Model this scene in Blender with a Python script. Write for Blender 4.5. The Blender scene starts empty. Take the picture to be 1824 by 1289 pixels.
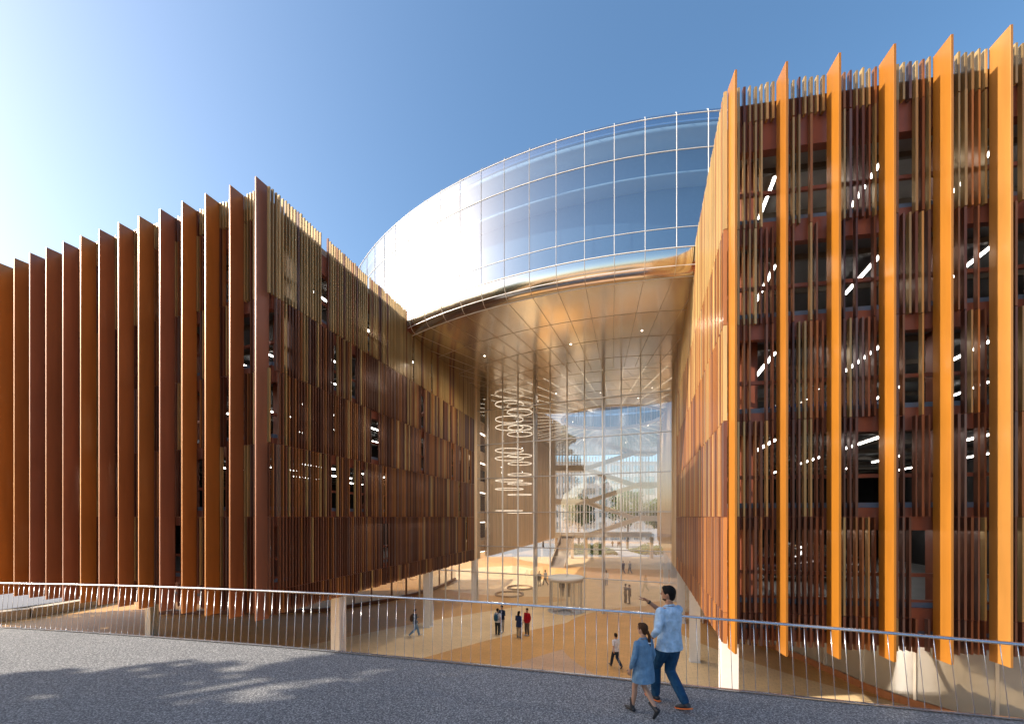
import bpy, bmesh, math, random
from mathutils import Vector, Matrix
R = math.radians
rnd = random.Random(7)
sc = bpy.context.scene
EYE = 7.8                                   # eye height above the plaza

# ------------------------------------------------------------------ camera, sky, sun, exposure
cam_d = bpy.data.cameras.new("camera")
cam = bpy.data.objects.new("camera", cam_d)
sc.collection.objects.link(cam)
sc.camera = cam
cam.location = (0, 0, EYE)
cam.rotation_euler = (R(90), 0, 0)
cam_d.sensor_width = 36
cam_d.lens = 36 * 720 / 1824
cam_d.shift_y = (920 - 644.5) / 1824
cam_d.clip_start = 0.05
cam_d.clip_end = 3000

SUN_EL, SUN_BACK = R(29), R(5)              # elevation; swing behind pure left
sun_dir = Vector((-math.cos(SUN_BACK) * math.cos(SUN_EL), -math.sin(SUN_BACK) * math.cos(SUN_EL), math.sin(SUN_EL)))
world = bpy.data.worlds.new("World")
sc.world = world
world.use_nodes = True
wn = world.node_tree
wn.nodes.clear()
wo = wn.nodes.new("ShaderNodeOutputWorld")
wb = wn.nodes.new("ShaderNodeBackground")
sky = wn.nodes.new("ShaderNodeTexSky")
sky.sky_type = 'NISHITA'
sky.sun_disc = False
sky.sun_elevation = SUN_EL
sky.sun_rotation = math.atan2(sun_dir.x, sun_dir.y)
sky.altitude = 0
sky.air_density = 1.0
sky.dust_density = 2.3
sky.ozone_density = 1.2
wb.inputs[1].default_value = 0.135
tint = wn.nodes.new("ShaderNodeHueSaturation")              # a clearer, deeper blue air
tint.inputs["Hue"].default_value = .495
tint.inputs["Saturation"].default_value = 1.2
tint.inputs["Value"].default_value = .87
wn.links.new(sky.outputs[0], tint.inputs["Color"])
wn.links.new(tint.outputs[0], wb.inputs[0])
wn.links.new(wb.outputs[0], wo.inputs[0])
sl = bpy.data.lights.new("sun", 'SUN')
sl.energy = 4.0
sl.angle = R(0.5)
sl.color = (1.0, 0.90, 0.76)
so = bpy.data.objects.new("sun", sl)
sc.collection.objects.link(so)
so.rotation_euler = sun_dir.to_track_quat('Z', 'Y').to_euler()
sc.view_settings.view_transform = 'Standard'
sc.view_settings.look = 'None'
sc.view_settings.gamma = 1
sc.view_settings.exposure = 1.2
sc.cycles.max_bounces = 10
sc.cycles.diffuse_bounces = 5
sc.cycles.glossy_bounces = 5
sc.cycles.transparent_max_bounces = 16
sc.cycles.sample_clamp_indirect = 6
sc.cycles.caustics_reflective = False
sc.cycles.caustics_refractive = False
sc.cycles.use_denoising = True

# ------------------------------------------------------------------ helpers
def link(o):
    sc.collection.objects.link(o)
    return o

def tag(o, label=None, cat=None, group=None, kind=None):
    if label: o["label"] = label
    if cat: o["category"] = cat
    if group: o["group"] = group
    if kind: o["kind"] = kind
    return o

def empty(name, loc=(0, 0, 0), rz=0):
    o = bpy.data.objects.new(name, None)
    o.location = loc
    o.rotation_euler = (0, 0, rz)
    o.empty_display_size = 0.3
    return link(o)

class MB:
    """collects faces (with a colour each) and links them as one mesh object"""
    def __init__(s):
        s.v, s.f, s.c, s.sm = [], [], [], []
    def face(s, pts, col=(1, 1, 1), smooth=False):
        n = len(s.v)
        s.v.extend([tuple(p) for p in pts])
        s.f.append(tuple(range(n, n + len(pts))))
        s.c.append(col); s.sm.append(smooth)
    def hexa(s, a, b, col=(1, 1, 1)):
        """a, b: lower and upper quads, same winding (counter-clockwise from above)"""
        n = len(s.v)
        s.v.extend([tuple(p) for p in a] + [tuple(p) for p in b])
        for q in ((3, 2, 1, 0), (4, 5, 6, 7), (0, 1, 5, 4), (1, 2, 6, 5), (2, 3, 7, 6), (3, 0, 4, 7)):
            s.f.append(tuple(n + i for i in q)); s.c.append(col); s.sm.append(False)
    def box(s, x0, x1, y0, y1, z0, z1, col=(1, 1, 1)):
        s.hexa([(x0, y0, z0), (x1, y0, z0), (x1, y1, z0), (x0, y1, z0)],
               [(x0, y0, z1), (x1, y0, z1), (x1, y1, z1), (x0, y1, z1)], col)
    def obox(s, p, d, hl, hw, z0, z1, col=(1, 1, 1)):
        """upright box centred on p (x,y); d = unit plan direction, hl half length along d, hw half width across"""
        nx, ny = -d[1], d[0]
        q = [(p[0] - d[0]*hl - nx*hw, p[1] - d[1]*hl - ny*hw), (p[0] + d[0]*hl - nx*hw, p[1] + d[1]*hl - ny*hw),
             (p[0] + d[0]*hl + nx*hw, p[1] + d[1]*hl + ny*hw), (p[0] - d[0]*hl + nx*hw, p[1] - d[1]*hl + ny*hw)]
        s.hexa([(a, b, z0) for a, b in q], [(a, b, z1) for a, b in q], col)
    def bar(s, a, b, w, h, col=(1, 1, 1)):
        """square bar from a to b"""
        a, b = Vector(a), Vector(b)
        t = (b - a).normalized()
        up = Vector((0, 0, 1)) if abs(t.z) < 0.95 else Vector((0, 1, 0))
        u = t.cross(up).normalized() * (w / 2)
        v = u.cross(t).normalized() * (h / 2)
        s.hexa([a - u - v, a + u - v, b + u - v, b - u - v], [a - u + v, a + u + v, b + u + v, b - u + v], col)
    def prism(s, poly, z0, z1, col=(1, 1, 1)):
        ar = sum(poly[i][0]*poly[(i+1) % len(poly)][1] - poly[(i+1) % len(poly)][0]*poly[i][1] for i in range(len(poly)))
        if ar < 0: poly = poly[::-1]
        n = len(poly)
        s.face([(x, y, z1) for x, y in poly], col)
        s.face([(x, y, z0) for x, y in poly[::-1]], col)
        for i in range(n):
            a, b = poly[i], poly[(i + 1) % n]
            s.face([(a[0], a[1], z0), (b[0], b[1], z0), (b[0], b[1], z1), (a[0], a[1], z1)], col)
    def tube(s, pts, rad, n=8, col=(1, 1, 1), cap=True, side=None, flat=None):
        """smooth tube through pts; rad a number or list; flat: list of second radii"""
        pts = [Vector(p) for p in pts]
        if not isinstance(rad, (list, tuple)): rad = [rad] * len(pts)
        flat = flat or rad
        base = len(s.v)
        prev = None
        for i, p in enumerate(pts):
            t = (pts[min(i+1, len(pts)-1)] - pts[max(i-1, 0)]).normalized()
            ref = Vector(side) if side else (prev or (Vector((0, 0, 1)) if abs(t.z) < 0.9 else Vector((1, 0, 0))))
            u = (ref - t * ref.dot(t))
            if u.length < 1e-5: u = t.orthogonal()
            u.normalize(); prev = u
            w = t.cross(u)
            for k in range(n):
                a = 2*math.pi*k/n
                s.v.append(tuple(p + u*rad[i]*math.cos(a) + w*flat[i]*math.sin(a)))
        for i in range(len(pts)-1):
            for k in range(n):
                k2 = (k+1) % n
                s.f.append((base+i*n+k, base+i*n+k2, base+(i+1)*n+k2, base+(i+1)*n+k)); s.c.append(col); s.sm.append(True)
        if cap:
            s.f.append(tuple(base+k for k in range(n-1, -1, -1))); s.c.append(col); s.sm.append(False)
            s.f.append(tuple(base+(len(pts)-1)*n+k for k in range(n))); s.c.append(col); s.sm.append(False)
    def ball(s, c, r, col=(1, 1, 1), nu=12, nv=8, M=None):
        base = len(s.v)
        rx, ry, rz = r if isinstance(r, (list, tuple)) else (r, r, r)
        for j in range(nv+1):
            th = math.pi*j/nv
            for i in range(nu):
                ph = 2*math.pi*i/nu
                q = Vector((rx*math.sin(th)*math.cos(ph), ry*math.sin(th)*math.sin(ph), rz*math.cos(th)))
                if M: q = M @ q
                s.v.append((c[0]+q.x, c[1]+q.y, c[2]+q.z))
        for j in range(nv):
            for i in range(nu):
                i2 = (i+1) % nu
                s.f.append((base+j*nu+i, base+(j+1)*nu+i, base+(j+1)*nu+i2, base+j*nu+i2)); s.c.append(col); s.sm.append(True)
    def build(s, name, mat, parent=None, weld=0, bevel=0):
        me = bpy.data.meshes.new(name)
        me.from_pydata(s.v, [], s.f)
        if isinstance(mat, (list, tuple)):
            for m in mat: me.materials.append(m)
        else:
            me.materials.append(mat)
        at = me.color_attributes.new("tone", 'FLOAT_COLOR', 'CORNER')
        buf = []
        for f, c in zip(s.f, s.c):
            buf.extend((c[0], c[1], c[2], 1.0) * len(f))
        at.data.foreach_set("color", buf)
        me.polygons.foreach_set("use_smooth", s.sm)
        me.update()
        if weld:
            bm = bmesh.new(); bm.from_mesh(me)
            bmesh.ops.remove_doubles(bm, verts=bm.verts, dist=weld)
            bm.to_mesh(me); bm.free()
        o = bpy.data.objects.new(name, me)
        link(o)
        if parent: o.parent = parent
        if bevel:
            b = o.modifiers.new("bevel", 'BEVEL'); b.width = bevel; b.segments = 2; b.limit_method = 'ANGLE'
        return o

def copy_tree(o, parent=None):
    c = o.copy(); link(c); c.parent = parent
    for ch in [x for x in sc.objects if x.parent == o]:
        copy_tree(ch, c)
    return c

# ------------------------------------------------------------------ materials
class NT:
    def __init__(s, name):
        s.m = bpy.data.materials.new(name); s.m.use_nodes = True
        s.t = s.m.node_tree; s.t.nodes.clear()
        s.out = s.t.nodes.new("ShaderNodeOutputMaterial")
    def n(s, typ, **k):
        nd = s.t.nodes.new(typ)
        for a, b in k.items(): setattr(nd, a, b)
        return nd
    def l(s, a, b): s.t.links.new(a, b)
    def math(s, op, a, b=None):
        nd = s.n("ShaderNodeMath", operation=op)
        for i, v in enumerate((a, b)):
            if v is None: continue
            if isinstance(v, (int, float)): nd.inputs[i].default_value = v
            else: s.l(v, nd.inputs[i])
        return nd.outputs[0]
    def mix(s, fac, a, b, blend='MIX'):
        nd = s.n("ShaderNodeMix", data_type='RGBA', blend_type=blend)
        for i, v in ((0, fac), (6, a), (7, b)):
            if isinstance(v, (int, float)): nd.inputs[i].default_value = v
            elif isinstance(v, (tuple, list)): nd.inputs[i].default_value = (*v[:3], 1)
            else: s.l(v, nd.inputs[i])
        return nd.outputs[2]
    def noise(s, scale, detail=4, rough=.5, vec=None):
        nd = s.n("ShaderNodeTexNoise"); nd.inputs["Scale"].default_value = scale
        nd.inputs["Detail"].default_value = detail; nd.inputs["Roughness"].default_value = rough
        s.l(vec or s.pos(), nd.inputs["Vector"])
        return nd.outputs[0]
    def pos(s):
        if not hasattr(s, "_p"): s._p = s.n("ShaderNodeNewGeometry").outputs["Position"]
        return s._p
    def ramp(s, fac, stops):
        nd = s.n("ShaderNodeValToRGB"); e = nd.color_ramp.elements
        while len(e) < len(stops): e.new(0.5)
        for i, (p, c) in enumerate(stops):
            e[i].position = p; e[i].color = (*c[:3], 1) if isinstance(c, (tuple, list)) else (c, c, c, 1)
        s.l(fac, nd.inputs[0])
        return nd.outputs[0]
    def bsdf(s, base, rough=.5, metal=0, coat=0, spec=.5, normal=None, croug=.05):
        b = s.n("ShaderNodeBsdfPrincipled")
        for k, v in (("Base Color", base), ("Roughness", rough), ("Metallic", metal), ("Coat Weight", coat), ("Specular IOR Level", spec), ("Coat Roughness", croug)):
            if isinstance(v, (int, float)): b.inputs[k].default_value = v
            elif isinstance(v, (tuple, list)): b.inputs[k].default_value = (*v[:3], 1)
            else: s.l(v, b.inputs[k])
        if normal is not None: s.l(normal, b.inputs["Normal"])
        s.l(b.outputs[0], s.out.inputs[0])
        return b
    def bump(s, h, strength=.3, dist=.01):
        nd = s.n("ShaderNodeBump"); nd.inputs["Strength"].default_value = strength; nd.inputs["Distance"].default_value = dist
        s.l(h, nd.inputs["Height"])
        return nd.outputs[0]

MATS = {}
def simple(name, col, rough=.5, metal=0, var=.12, scale=6, coat=0, spec=.5):
    if name in MATS: return MATS[name]
    t = NT(name)
    v = t.ramp(t.noise(scale), [(.3, 1-var), (.7, 1+var*.5)])
    c = t.mix(1.0, col, v, 'MULTIPLY')
    t.bsdf(c, rough, metal, coat, spec)
    MATS[name] = t.m
    return t.m

def toned(name, rough=.35, metal=.35, coat=0, bumpy=0, mul=(1, 1, 1), spec=.5):
    """colour of each slat or fin is stored on its faces"""
    t = NT(name)
    a = t.n("ShaderNodeAttribute", attribute_name="tone")
    mp = t.n("ShaderNodeMapping"); mp.inputs["Scale"].default_value = (3, 3, .35); t.l(t.pos(), mp.inputs[0])
    v = t.ramp(t.noise(1.0, 5, .6, mp.outputs[0]), [(.3, .86), (.7, 1.07)])
    c = t.mix(1.0, a.outputs[0], v, 'MULTIPLY')
    if mul != (1, 1, 1): c = t.mix(1.0, c, mul, 'MULTIPLY')
    r = t.ramp(t.noise(.8, 3), [(.3, rough*.85), (.7, min(1, rough*1.2))])
    t.bsdf(c, r, metal, coat, spec, normal=t.bump(t.noise(55, 2), .06, .002) if bumpy else None, croug=.15)
    return t.m

M_fin = toned("powder_coated_fin", .36, .25, .12, 1)
M_slat = toned("anodised_slat", .33, .35, .15)
M_cream = toned("pale_timber_slats", .55, 0)
M_tone = toned("painted_tone", .6, 0)
M_white = simple("white_paint", (.74, .73, .70), .4, var=.05)
M_white_line = simple("white_metal_trim", (.85, .84, .80), .3, var=.03)
M_alu = simple("brushed_aluminium", (.62, .60, .58), .32, .6, .05)
M_rail = simple("galvanised_rail", (.60, .63, .68), .22, .85, .08, 20)
M_beam = simple("oxide_red_beam", (.22, .065, .035), .45, .1, .15, 2)
M_slabedge = simple("sky_tinted_slab", (.10, .13, .18), .5, 0, .1, 3)  # the reflected sky's blue is put into the grey slab colour
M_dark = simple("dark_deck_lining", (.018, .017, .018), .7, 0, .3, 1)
M_deckfloor = simple("deck_concrete", (.13, .13, .135), .55, 0, .2, 1.2)
M_rib = simple("ceiling_rib", (.10, .085, .07), .6, 0, .1, 2)
M_roof = simple("flat_roof", (.3, .29, .28), .8, 0, .2, 1)
M_black = simple("black_rubber", (.012, .012, .013), .6)
M_skin = simple("skin", (.42, .23, .15), .5, 0, .06, 30)
M_skin2 = simple("tanned_skin", (.34, .17, .10), .5, 0, .06, 30)

def emit(name, col, st):
    t = NT(name); e = t.n("ShaderNodeEmission"); e.inputs[0].default_value = (*col, 1); e.inputs[1].default_value = st
    t.l(e.outputs[0], t.out.inputs[0]); return t.m
M_led = emit("lit_tube", (1, .95, .88), 7)
M_ringled = emit("lit_ring", (1, .80, .58), .75)
M_jointglow = emit("joint_glow", (1, .84, .62), .9)  # glow given to plain soffit joints
M_fill = emit("fill_lamp_glow", (1, .84, .64), 9)  # glow of the added fill lamps

def glass(name, refl0=.08, refl1=.9, tint=(.93, .96, .97), rough=0.0, glow_rough=None, body=None, bodyfac=0, ripple=0, power=4.0):
    t = NT(name)
    lw = t.n("ShaderNodeLayerWeight"); lw.inputs[0].default_value = .5
    f = t.math('POWER', lw.outputs["Facing"], power)
    f = t.math('MULTIPLY_ADD', f, refl1 - refl0); t.t.nodes[-1].inputs[2].default_value = refl0
    g = t.n("ShaderNodeBsdfGlossy"); g.inputs["Roughness"].default_value = rough
    g.inputs["Color"].default_value = (.95, .97, 1, 1)
    if ripple:
        t.l(t.bump(t.noise(.35, 2), ripple, .05), g.inputs["Normal"])
    tr = t.n("ShaderNodeBsdfTransparent"); tr.inputs[0].default_value = (*tint, 1)
    back = tr.outputs[0]
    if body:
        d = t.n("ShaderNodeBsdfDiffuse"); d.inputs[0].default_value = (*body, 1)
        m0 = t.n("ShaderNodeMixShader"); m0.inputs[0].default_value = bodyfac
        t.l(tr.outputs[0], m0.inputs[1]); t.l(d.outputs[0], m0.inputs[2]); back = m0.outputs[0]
    gl = g.outputs[0]
    if glow_rough:
        g2 = t.n("ShaderNodeBsdfGlossy"); g2.inputs["Roughness"].default_value = glow_rough
        m1 = t.n("ShaderNodeMixShader"); m1.inputs[0].default_value = .13
        t.l(g.outputs[0], m1.inputs[1]); t.l(g2.outputs[0], m1.inputs[2]); gl = m1.outputs[0]
    m = t.n("ShaderNodeMixShader")
    t.l(f, m.inputs[0]); t.l(back, m.inputs[1]); t.l(gl, m.inputs[2]); t.l(m.outputs[0], t.out.inputs[0])
    return t.m
M_drumglass = glass("mirrored_drum_glass", .43, .96, (.62, .78, .90), 0, .24, ripple=.035, power=2.8)
M_wallglass = glass("veiled_wall_glass", .24, .85, (.97, .98, .99), 0, ripple=.02, body=(.85, .84, .82), bodyfac=.09)  # milky sky reflection put in as a white diffuse veil
M_shopglass = glass("tinted_shop_glass", .25, .9, (.70, .66, .62), .02, body=(.40, .34, .28), bodyfac=.25)
M_paleglass = glass("pale_shop_glass", .22, .8, (.80, .78, .76), .04, body=(.62, .56, .50), bodyfac=.45)
M_farglass = glass("far_glass", .35, .9, (.7, .8, .85), .05, body=(.6, .68, .7), bodyfac=.4)
M_doorglass = glass("door_glass", .05, .6, (.985, .99, .99))

def soffit_mat():
    t = NT("bronze_mirror_soffit")
    h = t.noise(.30, 1, .3)
    mp = t.n("ShaderNodeMapping"); mp.inputs["Scale"].default_value = (1.3, .35, 1); t.l(t.pos(), mp.inputs[0])
    h2 = t.noise(.45, 1, .3, mp.outputs[0])
    hh = t.math('ADD', h, h2)
    t.bsdf((.80, .75, .68), .16, 1.0, normal=t.bump(hh, .09, .12))
    return t.m
M_soffit = soffit_mat()

def asphalt():
    t = NT("speckled_asphalt")
    v1 = t.noise(42, 4, .75); v2 = t.noise(160, 2, .7); v3 = t.noise(.35, 3)
    c = t.ramp(v1, [(.33, (.055, .058, .064)), (.5, (.20, .20, .205)), (.66, (.62, .61, .58))])
    c2 = t.ramp(v2, [(.35, .55), (.55, 1.0), (.75, 1.55)])
    c = t.mix(1.0, c, c2, 'MULTIPLY')
    c = t.mix(1.0, c, t.ramp(v3, [(.3, .9), (.7, 1.06)]), 'MULTIPLY')
    t.bsdf(c, .75, spec=.3, normal=t.bump(t.math('ADD', v1, v2), .5, .006))
    return t.m

def paving():
    t = NT("banded_brick_paving")
    sep = t.n("ShaderNodeSeparateXYZ"); t.l(t.pos(), sep.inputs[0])
    def disc(cx, cy, r):
        dx = t.math('SUBTRACT', sep.outputs[0], cx); dy = t.math('SUBTRACT', sep.outputs[1], cy)
        d = t.math('SQRT', t.math('ADD', t.math('MULTIPLY', dx, dx), t.math('MULTIPLY', dy, dy)))
        return t.math('LESS_THAN', d, r)
    LIGHT, MID, PINK = (.88, .64, .36), (.72, .39, .13), (.66, .42, .26)
    c = t.mix(1.0, MID, MID)
    # big sweeping bands: discs laid one over the other
    for (cx, cy, r, col) in ((38, -24, 70, LIGHT), (36, -18, 57.5, MID), (34, -16, 50.5, PINK), (13.5, 25.0, 10.6, MID),
                             (19.5, 17.5, 12.8, LIGHT), (30, 30, 19.0, MID), (31.5, 27, 16.0, LIGHT),
                             (9, 66, 28, MID), (2, 52, 12.5, LIGHT), (16, 56, 13.5, MID), (10, 44, 7.5, LIGHT), (20, 75, 22, MID), (22, 82, 22, LIGHT)):
        c = t.mix(disc(cx, cy, r), c, col)
    mp = t.n("ShaderNodeMapping"); mp.inputs["Rotation"].default_value = (0, 0, R(17)); t.l(t.pos(), mp.inputs[0])
    br = t.n("ShaderNodeTexBrick"); t.l(mp.outputs[0], br.inputs[0])
    br.inputs["Color1"].default_value = (1, 1, 1, 1); br.inputs["Color2"].default_value = (.90, .89, .87, 1); br.inputs["Mortar"].default_value = (.66, .62, .58, 1)
    br.inputs["Scale"].default_value = 1.0; br.inputs["Brick Width"].default_value = .42; br.inputs["Row Height"].default_value = .21
    br.inputs["Mortar Size"].default_value = .012
    c = t.mix(.8, c, br.outputs[0], 'MULTIPLY')
    c = t.mix(1.0, c, t.ramp(t.noise(.5, 5, .6), [(.3, .88), (.7, 1.08)]), 'MULTIPLY')
    t.bsdf(c, .5, spec=.4, normal=t.bump(br.outputs[1], .15, .004))
    return t.m

def leaf_mat(name, a, b):
    t = NT(name)
    at = t.n("ShaderNodeAttribute", attribute_name="tone")
    c = t.mix(at.outputs[2], a, b)
    pb = t.bsdf(c, .6, spec=.3)
    tl = t.n("ShaderNodeBsdfTranslucent"); t.l(c, tl.inputs[0])
    m = t.n("ShaderNodeMixShader"); m.inputs[0].default_value = .3
    t.l(pb.outputs[0], m.inputs[1]); t.l(tl.outputs[0], m.inputs[2]); t.l(m.outputs[0], t.out.inputs[0])
    return t.m
M_leaf = leaf_mat("green_leaves", (.03, .055, .012), (.12, .17, .03))
M_leaf_gold = leaf_mat("golden_leaves", (.12, .10, .02), (.35, .27, .05))
M_bark = simple("bark", (.09, .065, .045), .9, 0, .3, 8)

# ------------------------------------------------------------------ plan lines (metres; x right, y away, z above the plaza)
def unit(a, b):
    l = math.hypot(a, b); return (a / l, b / l)
def along(p, d, t, n=None, off=0):
    q = (p[0] + d[0]*t, p[1] + d[1]*t)
    return (q[0] + n[0]*off, q[1] + n[1]*off) if n else q
LC = (-9.879, 15.564)                    # outer edge of the corner fin, left block
LD = (-.9525, .3045)                     # along the left street front, away from the passage
LN = (.3045, .9525)                      # into the left block
RC = (6.566, 11.849)
RD = (.9872, -.1593)
RN = (.1593, .9872)
LI = (-9.5, 15.75); LID = unit(6.2, 20.95)      # inner (passage) face of the left block
RI = (6.44, 12.29); RID = unit(5.88, 18.1)
LIN = (-LID[1], LID[0])                  # into the left block
RIN = (RID[1], -RID[0])
W0 = (7.277, 32.462); WD = (-.9272, .3746)      # curtain wall line
FIN_D = .57
LEV = [EYE - 2.92, EYE, EYE + 2.92, EYE + 5.84, EYE + 8.76]     # row joints
BOT, TOP, FTOP = EYE - 3.9, EYE + 12.95, EYE + 13.1
ROWS = [(BOT + .02, LEV[0]), (LEV[0], LEV[1]), (LEV[1], LEV[2]), (LEV[2], LEV[3]), (LEV[3], LEV[4]), (LEV[4], TOP)]
SOF = EYE + 11.75                        # soffit height
DC = (12.05, 48.49); DR = 29.48          # drum centre and radius

# ------------------------------------------------------------------ ground
g = MB()
N = 24
g.face([(-900, -700, 0), (900, -700, 0), (900, 1100, 0), (-900, 1100, 0)])
plaza = tag(g.build("plaza", paving()), "tan brick plaza laid in sweeping lighter and darker bands", kind="structure")

# bridge deck (speckled grey) with the curved edge that carries the railing
KB = [(0, -12.78, 10.11, -12.74, 10.14), (13, -10.78, 9.77, -10.88, 9.97), (25, -8.80, 9.39, -9.0, 9.72), (35, -7.02, 9.03, -7.25, 9.43),
      (45, -5.16, 8.63, -5.36, 9.06), (55, -3.25, 8.18, -3.39, 8.62), (65, -1.34, 7.71, -1.38, 8.1), (75, .55, 7.22, .58, 7.52),
      (85, 2.37, 6.73, 2.43, 6.92), (94, 3.82, 6.33, 3.83, 6.41), (103, 5.35, 5.91, 5.23, 5.86), (113, 7.16, 5.43, 6.76, 5.22), (140, 11.6, 4.3, 11.0, 4.0)]
def rail_at(i):
    for a, b in zip(KB, KB[1:]):
        if i <= b[0]:
            u = (i - a[0]) / (b[0] - a[0])
            return [a[k] + (b[k] - a[k]) * u for k in range(1, 5)]
DECK = EYE - 2.77
deck_front = [(-40, 12.3), (-30, 12.0), (-22, 11.4), (-17, 10.85)] + [(k[1], k[2] + .03) for k in KB] + [(16, 3.0), (22, 1.0)]
g = MB()
g.prism(deck_front + [(22, -5), (-40, -2)], DECK - .55, DECK)
deck = tag(g.build("footbridge_deck", asphalt()), "grey speckled footbridge deck dappled with tree shadow", kind="structure")

# ------------------------------------------------------------------ railing
rail = tag(empty("railing", (0, 8, DECK)), "slim white metal railing curving along the edge of the footbridge", "railing")
rail_off = Vector((0, -8, -DECK))
def in_parent(o, off):
    for v in o.data.vertices: v.co += off
    return o
HR = EYE - 1.66
mb = MB()
pts = [(-40, 12.3, HR), (-30, 12.0, HR), (-22, 11.4, HR), (-17, 10.86, HR)] + [(*rail_at(i)[2:], HR) for i in range(0, 141, 2)]
P = [Vector(p) for p in pts]
for i in range(len(P) - 1):
    pass
mb.tube(P, .022, 10, side=(0, 0, 1), flat=[.042] * len(P))
in_parent(mb.build("handrail", M_rail, rail), rail_off)
mb = MB()
bpts = [(-40, 12.25, DECK+.03), (-22, 11.35, DECK+.03), (-17, 10.8, DECK+.03)] + [(rail_at(i)[0], rail_at(i)[1], DECK + .03) for i in range(0, 141, 3)]
for a, b in zip(bpts, bpts[1:]): mb.bar(a, b, .05, .012)
in_parent(mb.build("base_plate", M_rail, rail), rail_off)
stuffb = MB()
for i in range(-60, 114):
    if i >= 0:
        b0, b1, t0, t1 = rail_at(i)
    else:
        b0, b1, t0, t1 = -12.78 + i*.15, 10.11 - i*.022, -12.74 + i*.15, 10.14 - i*.022
    q = MB() if i >= 14 else stuffb
    q.tube([(b0, b1, DECK + .03), ((b0+t0)/2, (b1+t1)/2, (DECK+HR)/2), (t0, t1, HR - .015)], .0048, 6)
    if i >= 14: in_parent(q.build("baluster", M_rail, rail), rail_off)
tag(in_parent(stuffb.build("balusters", M_rail, rail), rail_off), kind="stuff")

# ------------------------------------------------------------------ slat colours
GOLD = [(.46, .30, .115), (.50, .34, .14), (.38, .25, .10)]
TERRA = [(.30, .12, .04), (.36, .155, .05)]
BROWN = [(.15, .055, .028), (.11, .042, .025), (.20, .085, .05)]
MAUVE = [(.17, .10, .08)]
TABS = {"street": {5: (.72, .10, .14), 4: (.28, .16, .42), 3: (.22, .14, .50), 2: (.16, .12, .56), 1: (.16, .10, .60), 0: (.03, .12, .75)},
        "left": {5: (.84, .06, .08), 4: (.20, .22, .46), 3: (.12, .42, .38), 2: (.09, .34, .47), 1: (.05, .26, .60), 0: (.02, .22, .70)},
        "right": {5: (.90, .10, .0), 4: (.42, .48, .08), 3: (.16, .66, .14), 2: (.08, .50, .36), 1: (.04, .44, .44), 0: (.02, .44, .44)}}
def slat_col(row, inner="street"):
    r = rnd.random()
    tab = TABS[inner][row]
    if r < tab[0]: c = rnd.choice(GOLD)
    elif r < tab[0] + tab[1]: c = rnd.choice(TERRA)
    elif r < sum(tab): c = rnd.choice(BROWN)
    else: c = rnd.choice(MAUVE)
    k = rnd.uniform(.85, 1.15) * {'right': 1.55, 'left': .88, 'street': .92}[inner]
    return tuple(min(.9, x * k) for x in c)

def slat_row(mb, p0, d, n, length, row, z0, z1, pitch, dep, skip, clip=None, colf=None):
    """vertical slats along a wall line; n points into the building"""
    t = pitch * .5
    hole = 0
    while t < length:
        w = rnd.choice((.022, .025, .028, .034))
        if hole > 0: hole -= 1
        elif rnd.random() < skip: hole = rnd.choice((0, 1, 1))
        else:
            zz0 = z0 + .012; zz1 = z1 - .012
            if row == 5: zz1 = z1 + rnd.uniform(-.05, .05)
            if row == 0: zz0 = z0 + rnd.uniform(-.03, .03)
            q = along(p0, d, t, n, dep * rnd.uniform(.9, 1.1) / 2)
            if clip: zz1 = clip(q, zz1)
            if zz1 > zz0 + .1:
                mb.obox(q, n, dep / 2, w, zz0, zz1, slat_col(row, colf or 'street'))
        t += pitch

FINC = [(.40, .155, .030), (.30, .115, .048), (.275, .11, .062), (.36, .14, .032), (.32, .122, .042)]

def street_front(blk, C, D, Nn, nb, spacing, fin_cols, off):
    """fins with slat screens between them"""
    for k in range(nb + 1):
        p = along(C, D, k * spacing, Nn, FIN_D / 2)
        mb = MB(); mb.obox(p, Nn, FIN_D / 2, .032, BOT - .12, FTOP, fin_cols[k % len(fin_cols)])
        o = mb.build("fin", M_fin, blk, bevel=.004); in_parent(o, off)
    for k in range(nb):
        mb = MB()
        for row, (z0, z1) in enumerate(ROWS):
            if row == 5:
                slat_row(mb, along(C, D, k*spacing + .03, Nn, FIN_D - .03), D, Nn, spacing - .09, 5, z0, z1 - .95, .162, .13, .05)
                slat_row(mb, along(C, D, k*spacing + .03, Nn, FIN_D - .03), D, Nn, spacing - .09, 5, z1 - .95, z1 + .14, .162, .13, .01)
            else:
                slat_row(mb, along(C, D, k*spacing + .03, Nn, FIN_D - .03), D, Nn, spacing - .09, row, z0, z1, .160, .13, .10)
        in_parent(mb.build("slat_screen", M_slat, blk), off)

def poly_block(C0, D, N_, ID, length, depth, inset):
    pass

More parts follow.
